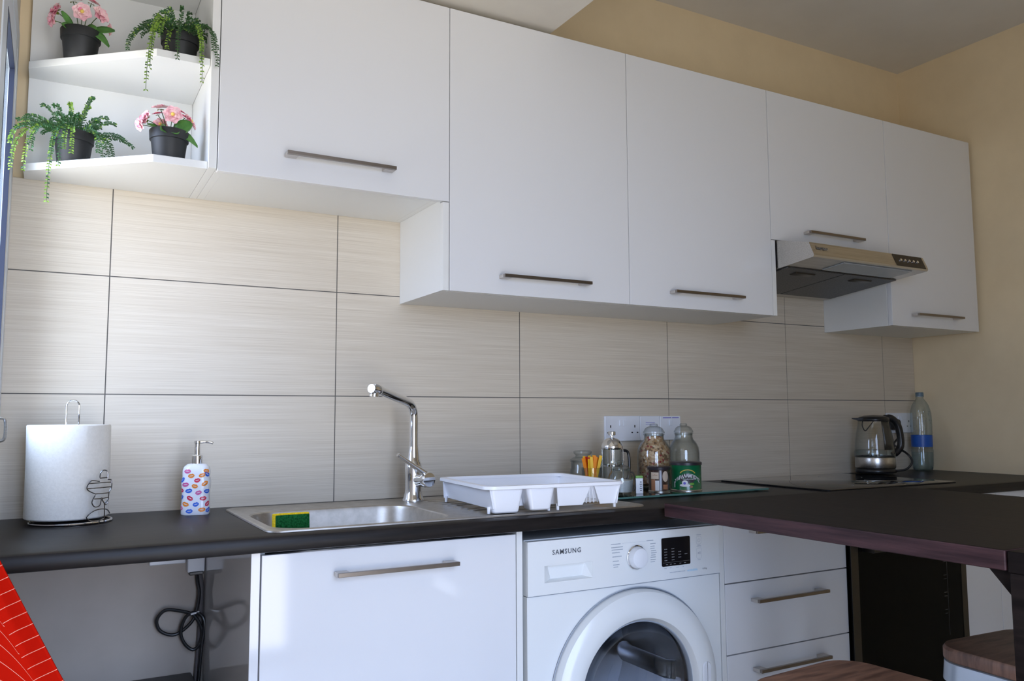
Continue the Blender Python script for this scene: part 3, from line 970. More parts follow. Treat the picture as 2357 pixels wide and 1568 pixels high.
big = [(0, .001), (.047, .001), (.052, .006), (.0545, .02), (.0545, .105), (.052, .122), (.043, .138), (.034, .148), (.0315, .155), (.0315, .163), (.034, .166), (.034, .168), (.030, .168), (.0295, .155), (.033, .146), (.041, .136), (.050, .120), (.0525, .105), (.0525, .02), (.050, .008), (.045, .005), (0, .004)]
lidp = [(.029, .160), (.030, .169), (.0345, .170), (.0345, .175), (.0315, .179), (.0285, .185), (.022, .190), (.0145, .1925), (.0125, .1935), (.0135, .1965), (.0110, .2005), (0, .2015)]
jar('glass_jar', 'glass jar full of crunchy cereal with a domed glass lid', 1.588, -.20, big, lidp, M['cereal'], fill=[(0, .006), (.044, .006), (.051, .012), (.0518, .02), (.0518, .105), (.0495, .119), (.040, .136), (.0325, .146), (.0288, .155), (.026, .160), (0, .162)], fname='cereal')
jar('glass_jar', 'empty glass jar with a domed glass lid behind the green can', 1.738, -.17, [(q[0] * .93, q[1]) for q in big], [(q[0] * .93, q[1]) for q in lidp])
small = [(0, .001), (.028, .001), (.033, .006), (.0365, .03), (.037, .045), (.034, .056), (.029, .062), (.027, .068), (.029, .071), (.025, .072), (.0245, .066), (.032, .055), (.035, .045), (.0345, .03), (.031, .008), (0, .004)]
lids = [(.024, .069), (.0265, .072), (.0275, .076), (.022, .081), (.012, .084), (.009, .087), (.012, .091), (.0125, .095), (.008, .0985), (0, .099)]
jar('sugar_jar', 'small glass jar of white sugar partly behind the dish rack', 1.345, -.345, small, lids, M['sugar'], fill=[(0, .006), (.029, .007), (.0335, .03), (.034, .040), (0, .042)], fname='sugar')
tag(MB().tube(smooth_path([(1.384, -.352, ZG + .006), (1.390, -.355, ZG + .02), (1.391, -.354, ZG + .045), (1.386, -.350, ZG + .060), (1.375, -.345, ZG + .062)], 5), .0022, 10).build('jar_clip', M['darksteel']),
    'thin dark wire handle curving beside the sugar jar', 'wire clip')
jar('glass_jar', 'squat clear glass jar behind the orange sachets', 1.345, -.150, [(0, .001), (.034, .001), (.040, .008), (.041, .05), (.039, .062), (.037, .066), (.037, .083), (.040, .086), (.036, .087), (.0355, .066), (.038, .06), (.0395, .05), (.038, .01), (0, .004)],
    [(.034, .085), (.039, .088), (.039, .092), (.030, .098), (.024, .100), (.022, .104), (.028, .110), (.029, .116), (.024, .119), (0, .120)])

# glass of sweetener sachets
cx, cy = 1.316, -.240
r = thing('sachet_glass', 'glass crammed with orange and yellow sachets behind the dish rack', 'glass', (cx, cy, ZG))
MB().lathe([(0, .001), (.024, .001), (.027, .004), (.031, .072), (.0295, .072), (.0255, .006), (0, .005)], (cx, cy, ZG), 28).build('tumbler', M['glass'], r)
rs = random.Random(3)
ms_ = [M['orange'], M['yellow'], M['redsachet'], M['greensachet'], M['yellow'], M['orange']]
SACH = [('orange', -.019, .0), ('yellow', -.014, -.010), ('orange', -.010, .004), ('red', -.006, -.004), ('orange', -.002, -.012), ('yellow', .001, .002), ('yellow', -.013, .011), ('red', -.001, .011), ('orange', .006, -.009), ('yellow', .008, .003), ('orange', .012, -.003), ('yellow', .013, -.011), ('green', .019, -.001), ('green', .016, .007), ('orange', .004, .013), ('yellow', -.008, -.015)]
SLAB = {'orange': 'orange sweetener sachet stood upright in the glass', 'yellow': 'yellow sweetener sachet stood upright in the glass', 'red': 'red sweetener sachet among the orange ones in the glass', 'green': 'green sweetener sachet at the right side of the glass'}
for k, (c_, dx, dy) in enumerate(SACH):
    x, y = cx + dx, cy + dy
    t1 = Vector((dx * 8 + rs.uniform(-.22, .22), dy * 5, 1)).normalized()
    ux = Vector((1, rs.uniform(-.9, .5), 0)); ux = (ux - t1 * ux.dot(t1)).normalized()
    uy = t1.cross(ux)
    sx_ = obox(MB(), Vector((x, y, ZG + .056)) + t1 * rs.uniform(-.004, .008), ux, uy, t1, .0048, .0012, .046).build(c_ + '_sachet', M[{'red': 'redsachet', 'green': 'greensachet'}.get(c_, c_)], bevel=.0008)
    tag(sx_, SLAB[c_], 'sachet', c_ + ' sachets in the glass')

# cafetiere
cx, cy = 1.433, -.185
r = thing('cafetiere', 'chrome and glass cafetiere with a domed lid and plunger knob', 'coffee press', (cx, cy, ZG))
MB().lathe([(0, .002), (.029, .002), (.031, .006), (.031, .126), (.0295, .126), (.0295, .007), (0, .005)], (cx, cy, ZG), 32).build('beaker', M['glass'], r)
MB().lathe([(.033, .122), (.034, .124), (.034, .132), (.0325, .136), (.028, .147), (.018, .155), (.008, .158), (.004, .159), (.0035, .166), (.0105, .166), (.012, .168), (.012, .176), (.010, .178), (0, .1785)], (cx, cy, ZG), 32).build('domed_lid', M['chrome'], r)
b = MB().cyl((cx, cy, ZG + .03), (cx, cy, ZG + .155), .0035, seg=12)
b.lathe([(0, 0), (.027, 0), (.028, .003), (.027, .006), (.008, .008), (.007, .014), (0, .014)], (cx, cy, ZG + .072), 28)
b.build('plunger', M['chrome'], r)
b = MB()
for k in range(4):
    a = PI / 4 + k * PI / 2
    b.tube([(cx + .034 * math.cos(a), cy + .034 * math.sin(a), ZG), (cx + .0335 * math.cos(a), cy + .0335 * math.sin(a), ZG + .124)], .0018, 8)
b.lathe([(.0315, .004), (.0345, .004), (.0345, .012), (.0315, .012)], (cx, cy, ZG), 32)
b.lathe([(.0315, .070), (.0338, .070), (.0338, .074), (.0315, .074)], (cx, cy, ZG), 32)
b.build('steel_frame', M['chrome'], r)
MB().tube(smooth_path([(cx + .033, cy - .008, ZG + .118), (cx + .052, cy - .012, ZG + .112), (cx + .056, cy - .013, ZG + .07), (cx + .050, cy - .012, ZG + .03), (cx + .034, cy - .008, ZG + .026)], 5), .0045, 10).build('handle', M['black'], r)

# ================================================================== sockets
def socket(name, label, x0, x1, z0, z1, y, gang=1, pins=True, switches=True, mark=None, vert=False):
    r = thing(name, label, 'socket', ((x0 + x1) / 2, y, (z0 + z1) / 2))
    MB().box(x0, y - .009, z0, x1, y, z1).build('faceplate', M['whiteplastic'], r, bevel=.0025)
    yy = y - .0093
    wdt = (x1 - x0) / gang
    if pins:
        for k in range(gang):
            b = MB()
            c_ = x0 + wdt * (k + .5) + (0 if gang == 1 else (-.014 if k == 0 else .014))
            zc_ = (z0 + z1) / 2 - .010
            b.box(c_ - .002, yy - .0003, zc_ + .013, c_ + .002, yy + .0006, zc_ + .0215)
            b.box(c_ - .0145, yy - .0003, zc_ - .006, c_ - .0085, yy + .0006, zc_ - .002)
            b.box(c_ + .0085, yy - .0003, zc_ - .006, c_ + .0145, yy + .0006, zc_ - .002)
            b.build('pin_holes', M['black'], r)
    if switches:
        for k in range(gang):
            c_ = (x0 + x1) / 2 + (-.008 + .016 * k if gang == 2 else 0)
            MB().box(c_ - .006, yy - .003, z1 - .034, c_ + .006, yy + .001, z1 - .014).build('rocker_switch', M['whiteplastic'], r, bevel=.001)
    if mark:
        b = MB()
        for (u0, u1, w0, w1) in mark:
            b.box(x0 + u0, yy - .0002, z1 - w1, x0 + u1, yy + .0002, z1 - w0)
        b.build('printed_mark', M['blueink'], r)
    return r


socket('double_socket', 'white double wall socket on the splashback above the cafetiere', 1.526, 1.674, 1.050, 1.136, TY, 2)
socket('switch_plate', 'white switch plate with two blue lines behind the cereal jar', 1.675, 1.7625, 1.050, 1.1355, TY, 1, False, False, [(.024, .064, .023, .0245), (.024, .064, .028, .0295)])
socket('switch_plate', 'white switch plate with blue print along its top, right of the others', 1.7635, 1.856, 1.050, 1.135, TY, 1, False, True, [(.012, .050, .005, .0075), (.054, .084, .005, .0075)])
socket('wall_socket', 'white wall socket behind the kettle with a black plug in it', 2.990, 3.160, 1.058, 1.143, TY, 2)
socket('low_socket', 'white double socket on the wall below the left end of the worktop', .120, .206, .764, .850, -.0045, 2, True, False)

# connection unit with its looped black flex
r = thing('fused_outlet', 'white junction box below the worktop with a looped black cable', 'outlet box', (.235, -.005, .75))
MB().box(.208, -.034, .742, .262 - .012, -.0045, .845).build('box_cover', M['whiteplastic'], r, bevel=.003)
MB().box(.213, -.036, .735, .247, -.010, .744).build('cable_grip', M['black'], r, bevel=.002)
pts = smooth_path([(.232, -.022, .738), (.234, -.03, .715), (.238, -.035, .69), (.234, -.035, .655), (.222, -.035, .62), (.185, -.03, .592), (.150, -.03, .604), (.140, -.03, .632), (.158, -.03, .654), (.190, -.032, .650),
                   (.225, -.038, .636), (.245, -.045, .60), (.243, -.045, .568), (.226, -.042, .552), (.205, -.04, .570), (.196, -.038, .600), (.208, -.036, .634), (.232, -.04, .642), (.250, -.05, .62), (.246, -.045, .56), (.243, -.040, .50), (.241, -.035, .44)], 6)
MB().tube(pts, .0042, 10).build('cable', M['blackrub'], r)
MB().tube(smooth_path([(.240, -.02, .738), (.245, -.022, .70), (.244, -.022, .60), (.2395, -.022, .50), (.2365, -.022, .44)], 5), .006, 10).build('thick_cable', M['greypipe'], r)
obox(MB(), (.228, -.036, .642), (1, 0, .2), (0, 1, 0), (-.2, 0, 1), .010, .008, .002).build('cable_tie', M['whiteink'], r)

# ================================================================== base units
YB_ = -.58


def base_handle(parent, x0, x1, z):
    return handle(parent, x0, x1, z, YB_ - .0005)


# end panel + sink cabinet
r = thing('base_cabinet', 'white base cabinet under the sink with one plain door', 'cabinet', (.56, -.29, 0))
b = MB()
b.box(.252, YB_ + .002, 0, .270, -.012, ZU - .002); b.build('side_panel', M['gloss'], r, bevel=.0008)
b = MB()
b.box(.2705, YB_ + .022, .10, .283, -.012, ZU - .004)
b.box(.2835, YB_ + .022, .10, .862, -.012, .118)
b.box(.2835, -.03, .118, .862, -.012, ZU - .16)
b.build('carcass', M['carcass'], r)
MB().box(.2705, -.52, 0, .865, -.50, .0995).build('plinth', M['carcass'], r)
d = MB().box(.2725, YB_, .105, .862, YB_ + .018, .8575).build('door', M['gloss'], r, bevel=.0012)
base_handle(d, .422, .700, .808)
MB().box(.865, YB_ + .002, 0, .881, -.012, ZU - .002).build('right_panel', M['carcass'], r, bevel=.0008)

# charcoal box under the worktop at the left
b = MB().box(XL + .03, -.42, 0, .228, -.006, .488)
tag(b.build('low_cupboard', M['lowbox'], None, bevel=.004), 'low charcoal box standing under the left end of the worktop', 'box')

# washing machine
r = thing('washing_machine', 'white front-loading washing machine under the worktop', 'washing machine', (1.19, -.3, 0))
WX0, WX1, WYF = .889, 1.492, -.585
PX, PZ, PR = 1.205, .445, .262
b = MB()
b.box(WX0, WYF + .022, .012, WX0 + .004, -.05, .832)
b.box(WX1 - .004, WYF + .022, .012, WX1, -.05, .832)
b.box(WX0 + .004, -.054, .012, WX1 - .004, -.05, .832)
b.box(WX0 + .004, WYF + .022, .012, WX1 - .004, -.054, .03)
b.box(WX0 + .002, WYF + .018, .832, WX1 - .002, -.052, .8395)
b.box(WX0 + .004, WYF + .0225, .722, WX1 - .004, WYF + .026, .832)
b.build('housing', M['wm'], r, bevel=.001)
for xa_ in (WX0 + .06, WX1 - .1):
    for ya_ in (-.5, -.14):
        MB().box(xa_, ya_, 0, xa_ + .04, ya_ + .04, .013).build('machine_foot', M['black'], r)
# front sheet with porthole opening: ring of quads between rectangle and circle
b = MB()
n_ = 64
fx0, fx1, fz0, fz1 = WX0, WX1, .03, .7085


def rect_pt(a):
    c_, s__ = math.cos(a), math.sin(a)
    k = 1e9
    if c_ > 1e-6: k = min(k, (fx1 - PX) / c_)
    if c_ < -1e-6: k = min(k, (fx0 - PX) / c_)
    if s__ > 1e-6: k = min(k, (fz1 - PZ) / s__)
    if s__ < -1e-6: k = min(k, (fz0 - PZ) / s__)
    return (PX + k * c_, PZ + k * s__)


angs = sorted([2 * PI * k / n_ for k in range(n_)] + [math.atan2(z_ - PZ, x_ - PX) % (2 * PI) for x_ in (fx0, fx1) for z_ in (fz0, fz1)])
rin = .2555
b.loft([[(rect_pt(a)[0], WYF + .022, rect_pt(a)[1]) for a in angs], [(rect_pt(a)[0], WYF, rect_pt(a)[1]) for a in angs], [(PX + rin * math.cos(a), WYF, PZ + rin * math.sin(a)) for a in angs],
        [(PX + rin * math.cos(a), WYF + .022, PZ + rin * math.sin(a)) for a in angs]], cap0=False, cap1=False)
b.build('front_sheet', M['wm'], r, angle=25)
# console
b = MB()
cz0, cz1 = .7105, .8375
DXa, DXb, DZa, DZb = .935, 1.075, .738, .778      # detergent drawer recess
b.box(WX0, WYF - .004, cz0, DXa, WYF + .0215, cz1)
b.box(DXb, WYF - .004, cz0, WX1, WYF + .0215, cz1)
b.box(DXa, WYF - .004, cz0, DXb, WYF + .0215, DZa)
b.box(DXa, WYF - .004, DZb, DXb, WYF + .0215, cz1)
b.build('console', M['wm'], r, smooth=False)
b = MB()
b.loft([[(DXa, WYF - .0035, DZa), (DXb, WYF - .0035, DZa), (DXb, WYF - .0035, DZb), (DXa, WYF - .0035, DZb)], [(DXa + .03, WYF + .018, DZa + .004), (DXb - .018, WYF + .018, DZa + .004), (DXb - .010, WYF + .018, DZb - .004), (DXa + .022, WYF + .018, DZb - .004)]], cap0=False)
b.build('detergent_drawer', M['wm'], r, smooth=False)
yy = WYF - .0045
b = MB().box(WX0, yy - .0001, .7088, WX1, WYF, .7102)
b.build('console_seam', M['wmgrey'], r)
MB().lathe([(.0305, 0), (.0305, -.003), (.0285, -.0045), (.027, -.004)], (1.209, yy, .776), 40, axis='y').build('dial_ring', M['chrome'], r)
MB().lathe([(.0275, 0), (.0270, -.012), (.0235, -.020), (.018, -.022), (0, -.0225)], (1.209, yy, .776), 40, axis='y').build('dial', M['whiteplastic'], r)
b = MB().loft([[(x, yy, z) for x, z, _ in rrect(1.292, .744, 1.388, .817, .004, 0)], [(x, yy - .0012, z) for x, z, _ in rrect(1.292, .744, 1.388, .817, .004, 0)]])
ds = b.build('display', M['display'], r)
b = MB()
for cxd, n0, n1 in ((1.305, 0, 5), (1.329, 0, 5), (1.352, 1, 4), (1.373, 2, 3)):
    for k in range(n0, n1):
        z = .787 - k * .0072 - (.0 if cxd < 1.34 else .002)
        b.box(cxd - .0045, yy - .0015, z, cxd - .0012, yy - .0013, z + .0022)
        b.box(cxd + .0, yy - .0015, z + .0004, cxd + .0045, yy - .0013, z + .0020)
b.box(1.295, yy - .0015, .7535, 1.385, yy - .0013, .7539)
for x in (1.305, 1.318, 1.331, 1.350, 1.366):
    b.box(x, yy - .0015, .748, x + .006, yy - .0013, .7495)
b.build('display_marks', M['dimink'], ds)
b = MB()
text_into(b, 'SAMSUNG', .0165, lambda x, y: (.999 + x, yy - .0003, .808 + y), spacing=1.16, bold=.0003)
b.build('brand_lettering', M['ink'], r)
# programme names printed either side of the dial, too small to read in the photo
b = MB()
rs = random.Random(5)
for k, z in enumerate((.8125, .8045, .7985, .7915, .7815, .7705, .7615, .756)):
    x = 1.131 + .001 * k
    wdt = (.030, .036, .034, .024, .026, .016, .018, .014)[k]
    while wdt > 0:
        l_ = rs.uniform(.0012, .003)
        b.box(x, yy - .0002, z, x + l_, yy + .0001, z + .0021)
        x += l_ + .0006; wdt -= l_ + .0006
for k, z in enumerate((.8135, .8050, .7985, .7930, .7870, .7815, .7760, .7705, .7645, .759)):
    x = 1.256 - (.012 if k == 0 else .0) + (.002 if 3 < k < 7 else 0)
    wdt = (.022, .016, .013, .012, .014, .017, .013, .014, .016, .013)[k]
    while wdt > 0:
        l_ = rs.uniform(.0012, .003)
        b.box(x, yy - .0002, z, x + l_, yy + .0001, z + .0020)
        x += l_ + .0006; wdt -= l_ + .0006
b.box(1.165, yy - .0002, .8137, 1.243, yy + .0001, .8140)
for k in range(22):
    a = -1.1 + k * .105
    if True:
        q = .0335
        b.box(1.209 + q * math.cos(a) - .0004, yy - .0002, .776 + q * math.sin(a) - .0004, 1.209 + q * math.cos(a) + .0004, yy + .0001, .776 + q * math.sin(a) + .0004)
for x, wd in ((1.300, .008), (1.318, .006), (1.340, .009), (1.362, .004)):
    b.box(x, yy - .0002, .7385, x + wd, yy + .0001, .7397)
for x in range(12):
    b.box(1.318 + x * .0044, yy - .0002, .7262, 1.3212 + x * .0044, yy + .0001, .7280)
b.build('printed_text', M['paleink'], r)
b = MB()
text_into(b, 'ecobubble', .0085, lambda x, y: (1.395 + x, yy - .0003, .7275 + y))
b.build('blue_lettering', M['cyanink'], r)
b = MB()
text_into(b, '6.0 kg', .0065, lambda x, y: (1.438 + x, yy - .0003, .7275 + y))
b.build('capacity_lettering', M['ink'], r)


def outline(b, x0, x1, z0, z1, rr_, wdt=.0005):
    o_ = rrect(x0, z0, x1, z1, rr_, 0, 5)
    i_ = rrect(x0 + wdt, z0 + wdt, x1 - wdt, z1 - wdt, rr_ - wdt, 0, 5)
    b.loft([[(x, yy - .0006, z) for x, z, _ in o_], [(x, yy - .0006, z) for x, z, _ in i_]], cap0=False, cap1=False)


b = MB()
outline(b, 1.410, 1.428, .793, .814, .005)
outline(b, 1.410, 1.428, .755, .783, .005)
for k in range(16):
    a = PI * .68 + k * 2 * PI * .82 / 16
    a2 = a + 2 * PI * .82 / 16
    b.quad((1.419 + .0042 * math.cos(a), yy - .0006, .803 + .0042 * math.sin(a)), (1.419 + .0049 * math.cos(a), yy - .0006, .803 + .0049 * math.sin(a)), (1.419 + .0049 * math.cos(a2), yy - .0006, .803 + .0049 * math.sin(a2)), (1.419 + .0042 * math.cos(a2), yy - .0006, .803 + .0042 * math.sin(a2)))
b.box(1.4187, yy - .0006, .803, 1.4193, yy - .0005, .8085)
b.add([(1.415, yy - .0006, .766), (1.415, yy - .0006, .773), (1.419, yy - .0006, .7695)], [(0, 1, 2)])
b.box(1.4205, yy - .0006, .766, 1.4215, yy - .0005, .773)
b.box(1.4228, yy - .0006, .766, 1.4238, yy - .0005, .773)
for z in (.817, .787):
    b.box(1.411, yy - .0006, z, 1.427, yy - .0005, z + .0012)
for z in (.7895, .751):
    b.box(1.414, yy - .0006, z, 1.424, yy - .0005, z + .0012)
b.build('button_symbols', M['paleink'], r)
# porthole door
MB().lathe([(.2550, .0), (.2575, -.004), (.2555, -.0045), (.2525, .002)], (PX, WYF, PZ), 96, axis='y').build('door_seal_line', M['wmgrey'], r)
dr = MB().lathe([(.2520, .004), (.2520, -.012), (.247, -.024), (.234, -.032), (.216, -.036), (.198, -.035), (.184, -.029), (.176, -.016), (.172, .004)], (PX, WYF, PZ), 96, axis='y').build('porthole_door', M['wm'], r)
MB().lathe([(.1752, -.013), (.1725, -.014), (.1705, -.008), (.1715, .004)], (PX, WYF, PZ), 80, axis='y').build('inner_ring', M['wmgrey'], dr)
MB().lathe([(.172, -.002), (.160, .018), (.128, .040), (.085, .056), (.04, .062), (0, .063)], (PX, WYF, PZ), 72, axis='y').build('porthole_glass', M['darkglass'], dr)
b = MB()
pr = rrect(PX + .190, PZ + .005 - .048, PX + .219, PZ + .005 + .048, .014, 0, 6)
b.loft([[(x, WYF - .0345, z) for x, z, _ in pr], [(x, WYF - .0375, z) for x, z, _ in rrect(PX + .193, PZ - .040, PX + .216, PZ + .050, .012, 0, 6)]])
b.build('door_grip', M['whiteplastic'], dr)
b = MB()
b.lathe([(.175, .0), (.19, .03), (.215, .05), (.222, .07), (.222, .33), (0, .335)], (PX, WYF + .02, PZ), 64, axis='y')
for k in range(3):
    a = PI / 2 + .5 + k * 2 * PI / 3
    b.tube([(PX + .212 * math.cos(a), WYF + .10, PZ + .212 * math.sin(a)), (PX + .195 * math.cos(a), WYF + .12, PZ + .195 * math.sin(a)), (PX + .195 * math.cos(a), WYF + .30, PZ + .195 * math.sin(a)), (PX + .212 * math.cos(a), WYF + .33, PZ + .212 * math.sin(a))], .025, 14)
b.build('steel_drum', mat('drum_steel', (0.55, 0.56, 0.58), 0.3, 1.0), r)

# drawer unit
r = thing('drawer_unit', 'white base unit with three drawers between washing machine and oven', 'drawer unit', (1.76, -.29, 0))
b = MB()
b.box(1.5005, YB_ + .0005, 0, 1.5165, -.012, ZU - .002)
b.box(1.517, YB_ + .022, .10, 2.010, -.012, ZU - .004)
b.build('carcass', M['carcass'], r, bevel=.0006)
MB().box(1.517, -.52, 0, 2.01, -.50, .0995).build('plinth', M['carcass'], r)
for z0, z1, hz in ((.6765, .8575, .812), (.486, .6735, .624), (.105, .483, .437)):
    d = MB().box(1.5185, YB_, z0, 2.0095, YB_ + .018, z1).build('drawer', M['gloss'], r, bevel=.0012)
    base_handle(d, 1.612, 1.894, hz)

# oven
r = thing('oven', 'built-in oven with black glass door and dark steel edges', 'oven', (2.31, -.29, .1))
OX0, OX1 = 2.013, 2.583
MB().box(OX0 + .004, YB_ + .006, .10, OX1 - .004, -.03, ZU - .003).build('oven_case', M['black'], r)
MB().box(OX0 + .004, -.52, 0, OX1 - .004, -.50, .0995).build('plinth', M['carcass'], r)
b = MB().box(OX0 + .003, YB_ - .012, .752, OX1 - .003, YB_ + .005, .862)
b.build('control_panel', M['darksteel'], r, bevel=.002)
od = MB().box(OX0 + .003, YB_ - .012, .135, OX1 - .003, YB_ + .005, .748).build('oven_door', M['ovenglass'], r, bevel=.002)
for xa_, xb_ in ((OX0 + .002, OX0 + .034), (OX1 - .030, OX1 - .002)):
    MB().box(xa_, YB_ - .0135, .134, xb_, YB_ - .0115, .749).build('door_edge_strip', M['darksteel'], od)
b = MB().cyl((OX0 + .05, YB_ - .052, .728), (OX1 - .05, YB_ - .052, .728), .008, seg=16)
b.box(OX0 + .055, YB_ - .050, .720, OX0 + .071, YB_ - .012, .736)
b.box(OX1 - .071, YB_ - .050, .720, OX1 - .055, YB_ - .012, .736)
b.build('handle', M['darksteel'], od)
b = MB()
for k in range(4):
    for s_ in (-.006, .006):
        b.box(2.46, YB_ - .0124, .66 - k * .055 + s_, 2.475, YB_ - .0120, .662 - k * .055 + s_)
b.box(2.478, YB_ - .0124, .42, 2.4795, YB_ - .0120, .70)
b.build('door_markings', mat('faint_oven_mark', (0.05, 0.05, 0.05), 0.5), od)
for k in range(3):
    MB().lathe([(.018, 0), (.018, -.016), (.014, -.019), (0, -.019)], (2.15 + k * .15, YB_ - .0122, .81), 24, axis='y').build('control_knob', M['darksteel'], r)

# right end base cabinet
r = thing('base_cabinet', 'plain white base cabinet in the corner beyond the oven', 'cabinet', (2.89, -.29, 0))
MB().box(2.586, YB_ + .022, .10, 3.19, -.012, ZU - .004).build('carcass', M['carcass'], r)
MB().box(2.586, -.52, 0, 3.19, -.50, .0995).build('plinth', M['carcass'], r)
MB().box(2.588, YB_, .105, 2.795, YB_ + .018, .862).build('filler_panel', M['gloss'], r, bevel=.001)
MB().box(2.797, YB_, .105, 3.19, YB_ + .018, .862).build('door', M['gloss'], r, bevel=.001)

# ================================================================== breakfast table
TX0, TX1, TYN, TYF, TZ1, TZ0 = 1.262, 2.185, -1.502, -.640, .914, .880
r = thing('breakfast_table', 'dark stained wooden breakfast table butted against the worktop', 'table', (1.7, -1.1, 0))
b = MB().box(TX0, TYN, TZ0, TX1, TYF, TZ1)
o = b.build('tabletop', [M['table'], M['tableedge']], r, bevel=.0025)
for p_ in o.data.polygons:
    if abs(p_.normal.z) < .5:
        p_.material_index = 1
b = MB().box(TX0 + .001, TYN - .090, TZ0 - .002, TX1 - .001, TYN - .003, TZ1 - .001)
o = b.build('end_rail', [M['table'], M['tableedge']], r, bevel=.002)
for x0 in (TX0 + .0015, TX1 - .0815):
    MB().box(x0, TYN - .088, 0, x0 + .08, TYN - .005, TZ0 - .002).build('leg', M['table'], r, bevel=.002)
for x0 in (TX0 + .02, TX1 - .045):
    MB().prism([(TYN - .005, TZ0), (TYN + .042, TZ0), (TYN - .005, TZ0 - .052)], 'x', x0, x0 + .025).build('corner_brace', M['table'], r)
MB().box(TX0 + .30, TYN + .25, TZ0 - .022, TX1 - .30, TYN + .31, TZ0).build('batten', M['table'], r)

# ================================================================== stools


def stool(cx, cy, zs_, rot, label):
    r = thing('bar_stool', label, 'stool', (cx, cy, 0), 'pale metal stools with wooden seats')
    c_, s_ = math.cos(rot), math.sin(rot)

    def R(pts):
        return [(cx + x * c_ - y * s_, cy + x * s_ + y * c_, z) for x, y, z in pts]
    h = .155
    MB().loft([R(rrect(-h + .003, -h + .003, h - .003, h - .003, .065, zs_ - .028, 8)), R(rrect(-h, -h, h, h, .067, zs_ - .025, 8)), R(rrect(-h, -h, h, h, .067, zs_ - .006, 8)), R(rrect(-h + .004, -h + .004, h - .004, h - .004, .064, zs_, 8))]).build('seat', M['stoolwood'], r)
    g_ = h - .002
    MB().loft([R(rrect(-g_ - .004, -g_ - .004, g_ + .004, g_ + .004, .069, zs_ - .070, 8)), R(rrect(-g_ - .001, -g_ - .001, g_ + .001, g_ + .001, .067, zs_ - .031, 8)), R(rrect(-g_ + .004, -g_ + .004, g_ - .004, g_ - .004, .062, zs_ - .0285, 8))]).build('seat_pan', M['galv'], r)
    for sx_ in (-1, 1):
        for sy_ in (-1, 1):
            t_ = R([(sx_ * (h - .05), sy_ * (h - .05), zs_ - .06)])[0]
            f_ = R([(sx_ * (h + .03), sy_ * (h + .03), 0)])[0]
            MB().tube([t_, f_], [.026, .014], 4).build('leg', M['galv'], r)
    b = MB()
    k = h - .012
    for a, c in (((-k, -k), (k, -k)), ((k, -k), (k, k)), ((k, k), (-k, k)), ((-k, k), (-k, -k))):
        b.cyl(R([(a[0], a[1], .24)])[0], R([(c[0], c[1], .24)])[0], .009, seg=10)
    b.build('foot_rail', M['galv'], r)


stool(1.165, -1.30, .650, math.radians(4), 'wooden-seated stool in front of the drawers, the one nearer the washing machine')
stool(1.690, -1.325, .650, math.radians(-3), 'wooden-seated stool tucked under the table, partly behind its leg')

# ================================================================== paper towels
px_, py_ = -.0725, -.150
r = thing('towel_holder', 'wire paper towel holder with a bent-wire figure at its side', 'paper towel holder', (px_, py_, ZW))
b = MB().lathe([(0, 0), (.070, 0), (.073, .003), (.070, .006), (0, .006)], (px_ + .006, py_ - .002, ZW), 40); b.build('base_plate', M['black'], r)
b = MB().tube([(px_ + .010 + .083 * math.cos(2 * PI * k / 48), py_ - .004 + .083 * math.sin(2 * PI * k / 48), ZW + .0035) for k in range(48)], .0028, 10, closed=True)
b.build('base_ring', M['chrome'], r)
b = MB()
xa_, xb_ = px_ + .0, px_ + .022
pts = [(px_ - .0085, py_, ZW + .004), (px_ - .0085, py_, ZW + .265)] + [(px_ + .0045 - .013 * math.cos(a), py_, ZW + .265 + .013 * math.sin(a)) for a in [PI * k / 8 for k in range(1, 8)]] + [(px_ + .0175, py_, ZW + .265), (px_ + .0175, py_, ZW + .004)]
b.tube(pts, .0018, 8); b.build('centre_loop', M['chrome'], r)
# bent-wire figure, upright in front of the roll
fy = -.245
ox, oz = -.037, ZW + .006


def W(*pts, closed=False):
    return smooth_path([(ox + x / 1000, fy + .010 * (x / 50) ** 2, oz + z / 1000) for x, z in pts], 5, closed)


b = MB()
b.tube(W((26, 98), (27, 108), (32, 114), (39, 113), (42, 106), (42, 96), (44, 93), (49, 92), (50, 84)), .0013, 6)
b.tube(W((26, 97), (42, 98)), .0013, 6)
b.tube(W((26, 90), (15, 92), (9, 92), (4, 86), (1, 78), (3, 72), (10, 67), (18, 63), (20, 62)), .0013, 6)
b.tube(W((4, 86), (28, 87), (50, 87)), .0013, 6)
b.tube(W((2, 75), (26, 76), (51, 77)), .0013, 6)
b.tube(W((19, 63), (32, 63), (46, 64)), .0013, 6)
b.tube(W((51, 84), (50, 74), (46, 65), (45, 54), (45, 50), (38, 41), (40, 38), (44, 42)), .0013, 6)
b.tube(W((18, 60), (14, 52), (12, 44), (16, 36), (22, 34), (28, 38), (30, 46), (31, 54)), .0013, 6)
b.tube(W((16, 52), (30, 52), (45, 54)), .0013, 6)
b.tube(W((31, 54), (34, 46), (37, 40), (38, 20), (38, -3)), .0013, 6)
b.tube(W((2, 12), (8, 20), (20, 27), (34, 29), (44, 26), (49, 18)), .0013, 6)
b.tube(W((2, 12), (7, 6), (16, 3), (30, 4), (38, 8)), .0013, 6)
b.tube(W((28, 6), (28, -3)), .0013, 6)
b.build('wire_figure', mat('grey_wire', (0.25, 0.25, 0.26), 0.25, 1.0), r)
rl = thing('paper_towel_roll', 'thick white paper towel roll on the wire holder', 'paper towel', (px_, py_, ZW + .01))
b = MB()
prof = [(.020, .008), (.083, .008), (.0855, .0105), (.0862, .06), (.0858, .14), (.0862, .215), (.0845, .2175), (.020, .218)]
loops = []
